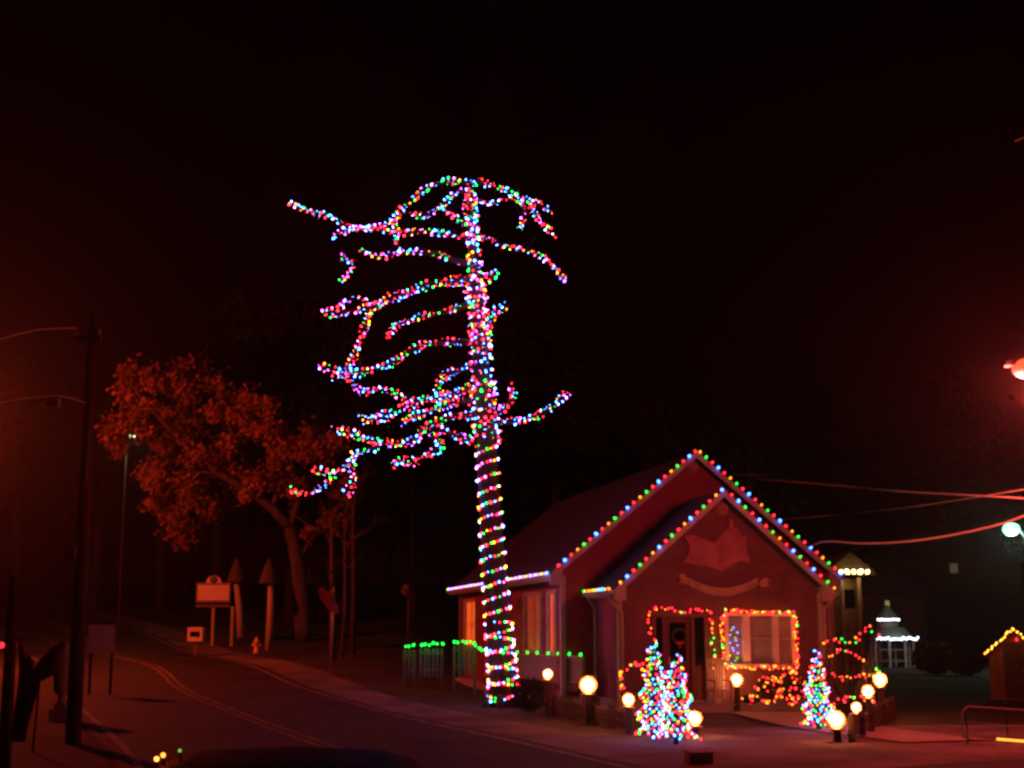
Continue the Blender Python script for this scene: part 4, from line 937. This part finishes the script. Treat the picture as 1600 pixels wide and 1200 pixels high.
extra = [(200, 590), (225, 600), (205, 640), (240, 655), (265, 690), (290, 640), (330, 650), (370, 640), (330, 600), (270, 590), (400, 670), (440, 690), (480, 700), (490, 680), (440, 730), (300, 770), (270, 800), (290, 830), (240, 740), (250, 780), (320, 800), (350, 700), (380, 760), (190, 700), (170, 690), (420, 740), (510, 690)]
for x, y in extra:
    for _ in range(3): clumps.append((lp(x + R.gauss(0, 9), y + R.gauss(0, 9), R.uniform(-2.5, 2)), R.uniform(.35, .85)))
for gi in range(4):
    b = MB()
    for c, r in clumps[gi::4]:
        for _ in range(int(190 * r)):
            v = Vector((R.gauss(0, .5), R.gauss(0, .5), R.gauss(0, .42))) * r; n_ = Vector((R.gauss(0, 1), R.gauss(0, 1), R.gauss(0, 1))).normalized(); a_ = n_.orthogonal().normalized(); s_ = R.uniform(.06, .13)
            b.quad(c + v, a_ * s_, n_.cross(a_) * s_ * .6)
    b.build('crown', M['leaf'], ltree)

# ------------------------------------------------------------------ bare and background trees
def simple_trunk(label, px0, py0, px1, py1, Y, r, m_='bark', cat='tree', grp='thin bare trunks behind the fence panels'):
    g0 = on_ground(px0, Y); t = thing('bare_trunk_tree', label, cat, g0, 0, grp); tpv = P(px1, py1, Y) - g0
    b = MB(); b.tube([(0, 0, -.3), tpv * .3 + Vector((R.uniform(-.1, .1), 0, 0)), tpv * .7 + Vector((R.uniform(-.1, .1), 0, 0)), tpv], [r, r * .8, r * .55, r * .15], 8); b.build('trunk', M[m_], t)
    for k in range(9):
        q = tpv * R.uniform(.45, .97); d = Vector((R.gauss(0, 1), R.gauss(0, 1), R.uniform(.2, 1.2))).normalized() * R.uniform(.8, 2.2)
        b = MB(); b.tube([q, q + d * .5, q + d + Vector((0, 0, .2))], [.04, .025, .006], 5)
        for j in range(4): e = q + d * R.uniform(.3, 1); f_ = Vector((R.gauss(0, 1), R.gauss(0, 1), R.uniform(0, 1))).normalized() * .6; b.tube([e, e + f_], [.012, .004], 3)
        b.build('branch', M[m_], t)
simple_trunk('thin pale trunk behind the tilted road sign', 522, 985, 517, 800, 58, .16, 'pale_bark')
simple_trunk('very thin straight trunk right of the tilted road sign', 535, 990, 541, 770, 60, .09, 'pale_bark')
simple_trunk('slender darker trunk furthest right of the three bare ones', 552, 990, 556, 730, 62, .15)
protos = []
for v_ in range(4):
    t = thing('woodland_tree', '', 'tree', (0, 0, 0), 0, 'dark woodland trees behind the cottage')
    H = 17 + v_ * 1.5; b = MB(); b.tube([(0, 0, -.5), (.2, 0, H * .5), (0, .2, H * .92)], [.38, .22, .05], 8)
    cl = []
    for k in range(16):
        z = H * R.uniform(.3, .9); a = R.uniform(0, 6.28); l = (H * .28) * (1.15 - z / H) + .8; e = Vector((math.cos(a) * l, math.sin(a) * l, z + l * .35)); b.tube([Vector((0, 0, z)), e * .5 + Vector((0, 0, z * .5)), e], [.1, .06, .02], 5); cl += [e, e.lerp(Vector((0, 0, z)), .4)]
    b.build('trunk', M['bark'], t)
    b = MB()
    for c in cl:
        for _ in range(150):
            v = Vector((R.gauss(0, .9), R.gauss(0, .9), R.gauss(0, .8))); n_ = Vector((R.gauss(0, 1), R.gauss(0, 1), R.gauss(0, 1))).normalized(); a_ = n_.orthogonal().normalized(); s_ = R.uniform(.12, .24)
            b.quad(c + v, a_ * s_, n_.cross(a_) * s_ * .6)
    b.build('crown', M['dark_crown'], t); protos.append(t)
k = 0
for i in range(34):
    px = -80 + i * 52 + R.uniform(-18, 18); Y = R.uniform(98, 125) if i % 2 else R.uniform(80, 96)
    if px > 1250: Y += 25
    if 500 < px < 1000 and Y < 90: Y += 12
    if px < 420: Y += 12
    p = on_ground(px, Y)
    lab = 'dark woodland tree standing in the unlit woods behind everything'
    if k < 4: o = protos[k]; o.location = p; o['label'] = lab; o.rotation_euler = (0, 0, R.uniform(0, 6)); o.scale = (1, 1, 1)
    else: copy_thing(protos[k % 4], p, R.uniform(0, 6), lab, R.uniform(.75, 1.15))
    k += 1

# ------------------------------------------------------------------ far right: buildings, gazebo, kiosk, barrier
pbg = P(1335, 1040, 56); pb_ = thing('far_shop', 'pale far shop with a short row of warm bulbs under its eave', 'building', Vector((pbg.x, 56, 0)))
def loc(px, py, Y, o): return P(px, py, Y) - Vector((o.x, o.y, o.z))
oo = Vector((pbg.x, 56, 0)); a, c = loc(1308, 1040, 56, oo), loc(1346, 899, 56, oo)
b = MB(); b.box(((a.x + c.x) / 2, 1.5, c.z / 2 - .1), (c.x - a.x, 3, c.z)); b.build('wall', M['brick'], pb_)
b = MB(); b.prism([(a.x - .4, c.z - .02), (c.x + .45, c.z - .02), (c.x + .45, c.z + .12), ((a.x + c.x) / 2, c.z + .9), (a.x - .4, c.z + .12)], -.5, 3.3); b.build('roof', M['shingle'], pb_)
for x in (a.x + .25, c.x - .2): b = MB(); b.box((x, -.3, c.z / 2 - .05), (.12, .12, c.z - .1)); b.build('porch_post', M['trim'], pb_)
b = MB(); b.box(((a.x + c.x) / 2, -.02, c.z - .9), (.5, .05, .7)); b.build('window', M['dark_glass'], pb_)
dots('row of five warm bulbs under the far shop eave', [P(x, 893.5, 55.2) for x in (1314, 1324, 1334, 1344, 1355)], ['warm'], .085, None, bulbset('shop', 1.3), 'shop')
gz_ = P(1404, 1038, 78); gaz = thing('gazebo', 'white two-tier gazebo edged with icy white lights', 'gazebo', Vector((gz_.x, 78, 0)))
oo = Vector((gz_.x, 78, 0))
def gl_(px, py): return loc(px, py, 78, oo)
e0, e1 = gl_(1369, 1001), gl_(1437, 1001); t0, t1 = gl_(1373, 971), gl_(1405, 971)
W = (e1.x - e0.x) / 2; cx_ = (e0.x + e1.x) / 2
b = MB(); b.lathe([(W * 1.05, 0), (W * 1.08, .1), (W * .62, .7), (W * .6, .72)], 8, 0, (cx_, 1.2, e0.z)); b.build('lower_roof', M['grey_metal'], gaz)
b = MB(); b.lathe([(W * .5, 0), (W * .5, t0.z - e0.z - .7)], 8, 0, (cx_ - .2, 1.2, e0.z + .7)); b.build('clerestory', M['trim'], gaz)
b = MB(); b.lathe([(W * .62, 0), (W * .6, .1), (.05, .9)], 8, 0, (cx_ - .2, 1.2, t0.z)); b.build('upper_roof', M['grey_metal'], gaz)
for k in range(8):
    an = k * math.pi / 4 + .39; b = MB(); b.box((cx_ + W * .95 * math.cos(an), 1.2 + W * .95 * math.sin(an), e0.z / 2), (.12, .12, e0.z)); b.build('post', M['trim'], gaz)
b = MB()
for k in range(8):
    a0_, a1_ = k * math.pi / 4 + .39, (k + 1) * math.pi / 4 + .39
    for z in (.35, .95): b.tube([(cx_ + W * .95 * math.cos(a0_), 1.2 + W * .95 * math.sin(a0_), z), (cx_ + W * .95 * math.cos(a1_), 1.2 + W * .95 * math.sin(a1_), z)], .035, 4)
b.build('railing', M['trim'], gaz)
B_ICE = bulbset('ice', .5)
def icy(label, x0, x1, y, n, jy=3.0):
    pts = [P(mix(x0, x1, k / (n - 1)), y + R.uniform(-jy, jy) * .6, 76.8) for k in range(n)]
    dots(label, pts, ['white'], .055, 'icy light rows on the gazebo', B_ICE, 'ice')
icy('icy white lights on the upper gazebo roof', 1372, 1404, 968, 12, 1.2)
icy('icy white lights along the lower gazebo eave', 1371, 1434, 998, 26, 3.5)
# dim far house with a lit window
fh = P(1480, 1000, 100); far_h = thing('far_house', 'dark far house with two small lit windows', 'house', Vector((fh.x, 100, 0)))
oo = Vector((fh.x, 100, 0))
b = MB(); b.box((0, 3, 3.4), (11, 6, 7)); b.build('wall', M['dark_wood'], far_h)
b = MB(); b.prism([(-5.9, 6.9), (5.9, 6.9), (0, 9.6)], -.4, 6.5); b.build('roof', M['shingle'], far_h)
for px, py, w_, h_ in ((1490, 888, .5, .6), ):
    q = loc(px, py, 100, oo); b = MB(); b.box((q.x, -.03, q.z), (w_ + .15, .06, h_ + .15)); wf_ = b.build('window', M['trim'], far_h)
    b = MB(); b.box((q.x, -.07, q.z), (w_, .02, h_)); b.build('pane', glow('dim_window', (.6, .55, .3), .08, 'NONE'), wf_)
q = P(1386, 945, 92); fw = thing('far_cottage', 'dark far cottage with one greenish lit window above the gazebo', 'house', Vector((q.x, 92, 0)))
b = MB(); b.box((0, 2, 2.1), (5, 4, 4.4)); b.build('wall', M['dark_wood'], fw)
b = MB(); b.prism([(-2.8, 4.3), (2.8, 4.3), (0, 6.0)], -.4, 4.4); b.build('roof', M['shingle'], fw)
b = MB(); b.box((0, -.03, q.z), (.34, .06, .6)); wf_ = b.build('window', M['trim'], fw)
b = MB(); b.box((0, -.07, q.z), (.26, .02, .5)); b.build('pane', glow('green_window', (.5, .6, .2), .35, 'NONE'), wf_)
# shrubs lit by the far lamp
for lab, px, Y, r_ in (('rounded green shrub under the far blue-white lamp, nearer the gazebo', 1457, 66, 1.0), ('rounded green shrub under the far blue-white lamp, nearer the kiosk', 1505, 64, .85)):
    p = on_ground(px, Y); t = thing('shrub', lab, 'shrub', p, 0, 'green shrubs below the far lamp')
    b = MB()
    for k in range(1500):
        v = Vector((R.gauss(0, 1), R.gauss(0, 1), R.gauss(0, 1))).normalized() * R.random() ** .35
        qq = Vector((v.x * r_, v.y * r_, r_ * .75 + v.z * r_ * .75)); n_ = Vector((R.gauss(0, 1), R.gauss(0, 1), R.gauss(0, 1))).normalized(); a_ = n_.orthogonal().normalized(); b.quad(qq, a_ * .07, n_.cross(a_) * .045)
    b.build('leaves', M['needle'], t)
# kiosk with yellow lights
ko = on_ground(1583, 42); KR = -math.radians(19); KM = Matrix.Rotation(KR, 4, 'Z'); kio = thing('garden_shed', 'little gabled shed at the right edge outlined in yellow lights', 'shed', Vector((ko.x, 42, 0)), KR)
def kl(px, py): return P(px, py, 42) - Vector((ko.x, 42, 0))
A_, E_ = kl(1583, 983), kl(1541, 1023); hwid = A_.x - E_.x; drop = A_.z - E_.z; sl = drop / hwid
wl = hwid - .1
b = MB(); b.prism([(A_.x - wl, -.05), (A_.x + wl, -.05), (A_.x + wl, E_.z), (A_.x, A_.z - .08), (A_.x - wl, E_.z)], 0, 1.8); b.build('wall', M['wood'], kio)
b = MB()
for s in (-1, 1):
    pts = [(A_.x, A_.z), (A_.x + s * (hwid + .05), A_.z - sl * (hwid + .05)), (A_.x + s * (hwid + .05), A_.z - sl * (hwid + .05) - .07), (A_.x, A_.z - .07)]
    b.prism(pts if s < 0 else pts[::-1], -.15, 1.95)
b.build('roof', M['shingle'], kio)
b = MB(); b.box((A_.x, -.03, .85), (.62, .05, 1.6)); dk = b.build('door', M['dark_wood'], kio)
b = MB(); b.ball((A_.x + .22, -.08, .85), .03); b.build('handle', M['brass'], dk)
BY = {k: v for k, v in bulbset('shed', .6).items()}; BY['warm'] = glow('shed_yellow_bulb', (1, .38, .03), 7)
ks = []
for s in (-1, 1):
    o1 = Vector((ko.x, 42, 0)) + KM @ Vector((A_.x, -.2, A_.z + .02)); o2 = Vector((ko.x, 42, 0)) + KM @ Vector((A_.x + s * hwid * 1.03, -.2, A_.z + .02 - drop * 1.03))
    row_string('yellow bulbs down the ' + ('left' if s < 0 else 'right') + ' slope of the little shed roof', [o1, o2], ['warm'], .085, BY, 'shed', .026, 'yellow bulb strings on the little shed', jit=.025)
t = thing('string_bulb', 'single red bulb hanging inside the shed gable peak', 'bulb', Vector((ko.x, 42, 0)) + KM @ Vector((A_.x + .08, -.1, A_.z - .3)))
put_bulb(t, (0, 0, 0), B_ROOF, 'roof', 'red', .035)
b = MB(); b.tube([(0, 0, .04), (0, .02, .22)], .005, 4); b.build('wire', M['wire'], t)
# tubular barrier with amber rope light
bo = on_ground(1503, 25.5); bar = thing('tube_barrier', 'pale tubular barrier with rounded corner at the lower right', 'barrier', Vector((bo.x, 25.5, 0)))
def bl(px, py): q = P(px, py, 25.5); return Vector((q.x - bo.x, 0, q.z))
b = MB(); b.tube([bl(1640, 1112), bl(1560, 1107), bl(1512, 1104), bl(1505, 1110), bl(1502, 1140), bl(1506, 1152), bl(1520, 1156), bl(1570, 1158), bl(1640, 1162)], .016, 6); b.build('frame', M['trim'], bar)
b = MB(); b.tube([bl(1505, 1127), bl(1560, 1133), bl(1640, 1139)], .012, 6); b.build('middle_rail', M['trim'], bar)
for px in (1512, 1575, 1636): b = MB(); q = bl(px, 1156); b.tube([q + Vector((0, .02, .5)), q, Vector((q.x, .02, -.02))], .012, 6); b.build('leg', M['dark_metal'], bar)
org = bl(1556, 1156) + Vector((bo.x, 25.44, .02)); rl = thing('rope_light', 'glowing amber rope light lying along the barrier foot', 'rope light', org)
e_ = bl(1645, 1162) + Vector((bo.x, 25.44, .02)) - org
b = MB(); b.tube([(0, 0, 0), e_ * .5 + Vector((0, 0, -.008)), e_], .022, 6); b.build('tube', glow('rope_amber', (1, .32, .03), 2.6, 'AUTO'), rl)

# ------------------------------------------------------------------ parked car just ahead (only its roof top shows)
cx0 = P(445, 1190, 6.2).x
carT = thing('parked_car', 'black parked car whose glossy roof just shows at the bottom', 'car', Vector((cx0 - .02, 6.4, -.025)), .03)
def loft(rings, n):
    mb_ = MB(); vs = [v for r_ in rings for v in r_]; k = len(rings)
    fs = [(i * n + j, i * n + (j + 1) % n, (i + 1) * n + (j + 1) % n, (i + 1) * n + j) for i in range(k - 1) for j in range(n)]
    fs += [tuple(range(n - 1, -1, -1)), tuple(range((k - 1) * n, k * n))]; mb_.add(vs, fs, 0, True); return mb_
def sect(y, hw_, z0, z1, n=16, p=4.0):
    out = []
    for j in range(n):
        a = 2 * math.pi * j / n; c_, s_ = math.cos(a), math.sin(a)
        out.append((hw_ * math.copysign(abs(c_) ** (2 / p), c_), y, (z0 + z1) / 2 + (z1 - z0) / 2 * math.copysign(abs(s_) ** (2 / p), s_)))
    return out
RT = P(445, 1181, 6.3).z + .04
loft([sect(-2.2, .7, .35, .7), sect(-2.0, .86, .25, .9), sect(-1.2, .9, .2, .95), sect(0, .91, .2, .93), sect(1.2, .9, .2, .9), sect(2.0, .85, .25, .8), sect(2.2, .65, .35, .62)], 16).build('body', M['car'], carT)
loft([sect(-1.5, .66, .8, .92, p=3), sect(-.9, .68, .8, RT - .09, p=3.4), sect(-.3, .69, .8, RT - .015, p=3.6), sect(.2, .68, .8, RT, p=3.6), sect(.7, .66, .8, RT - .04, p=3.4), sect(1.5, .66, .8, .9, p=3)], 16).build('roof', M['car'], carT)
for s in (-1, 1):
    b = MB(); b.add([(s * .76, -1.1, .93), (s * .76, 1.0, .93), (s * .70, .55, RT - .22), (s * .70, -.7, RT - .22)], [(0, 1, 2, 3)]); b.build('side_window', M['dark_glass'], carT)
    for y in (-1.35, 1.35):
        b = MB(); b.lathe([(.2, -.1), (.31, -.1), (.33, -.06), (.33, .06), (.31, .1), (.2, .1)], 18, 0, M=Matrix.Translation((s * .82, y, .33)) @ Matrix.Rotation(math.pi / 2, 4, 'Y')); wh = b.build('wheel', M['rubber'], carT)
        b = MB(); b.lathe([(.2, -.07), (.19, .07)], 12, 0, M=Matrix.Translation((s * .85, y, .33)) @ Matrix.Rotation(math.pi / 2, 4, 'Y')); b.build('rim', M['grey_metal'], wh)
    b = MB(); b.box((s * .6, -2.12, .68), (.26, .08, .12)); b.build('tail_light', M['sign_red'], carT)
for dx, c_, nm in ((-.55, (1, .3, .04), 'amber'), (-.50, (1, .2, .03), 'amber'), (-.43, (.3, .8, .15), 'greenish')):  # glowing beads on stalks, added for glints of reflected lights on the roof
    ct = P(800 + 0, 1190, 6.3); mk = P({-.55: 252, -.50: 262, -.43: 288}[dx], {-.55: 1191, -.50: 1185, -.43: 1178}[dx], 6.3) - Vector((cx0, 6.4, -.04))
    b = MB(); b.ball(mk, .011 if dx < -.45 else .008, 8, 5); b.build('roof_glint', glow('glint_' + nm, c_, 5 if dx < -.45 else .7, 'NONE'), carT, label=nm + ' glowing bead added as a reflected glint on the roof edge')
    b = MB(); b.tube([mk, mk + Vector((0, .03, -.05))], .006, 5); b.build('glint_stalk', M['rubber'], carT)
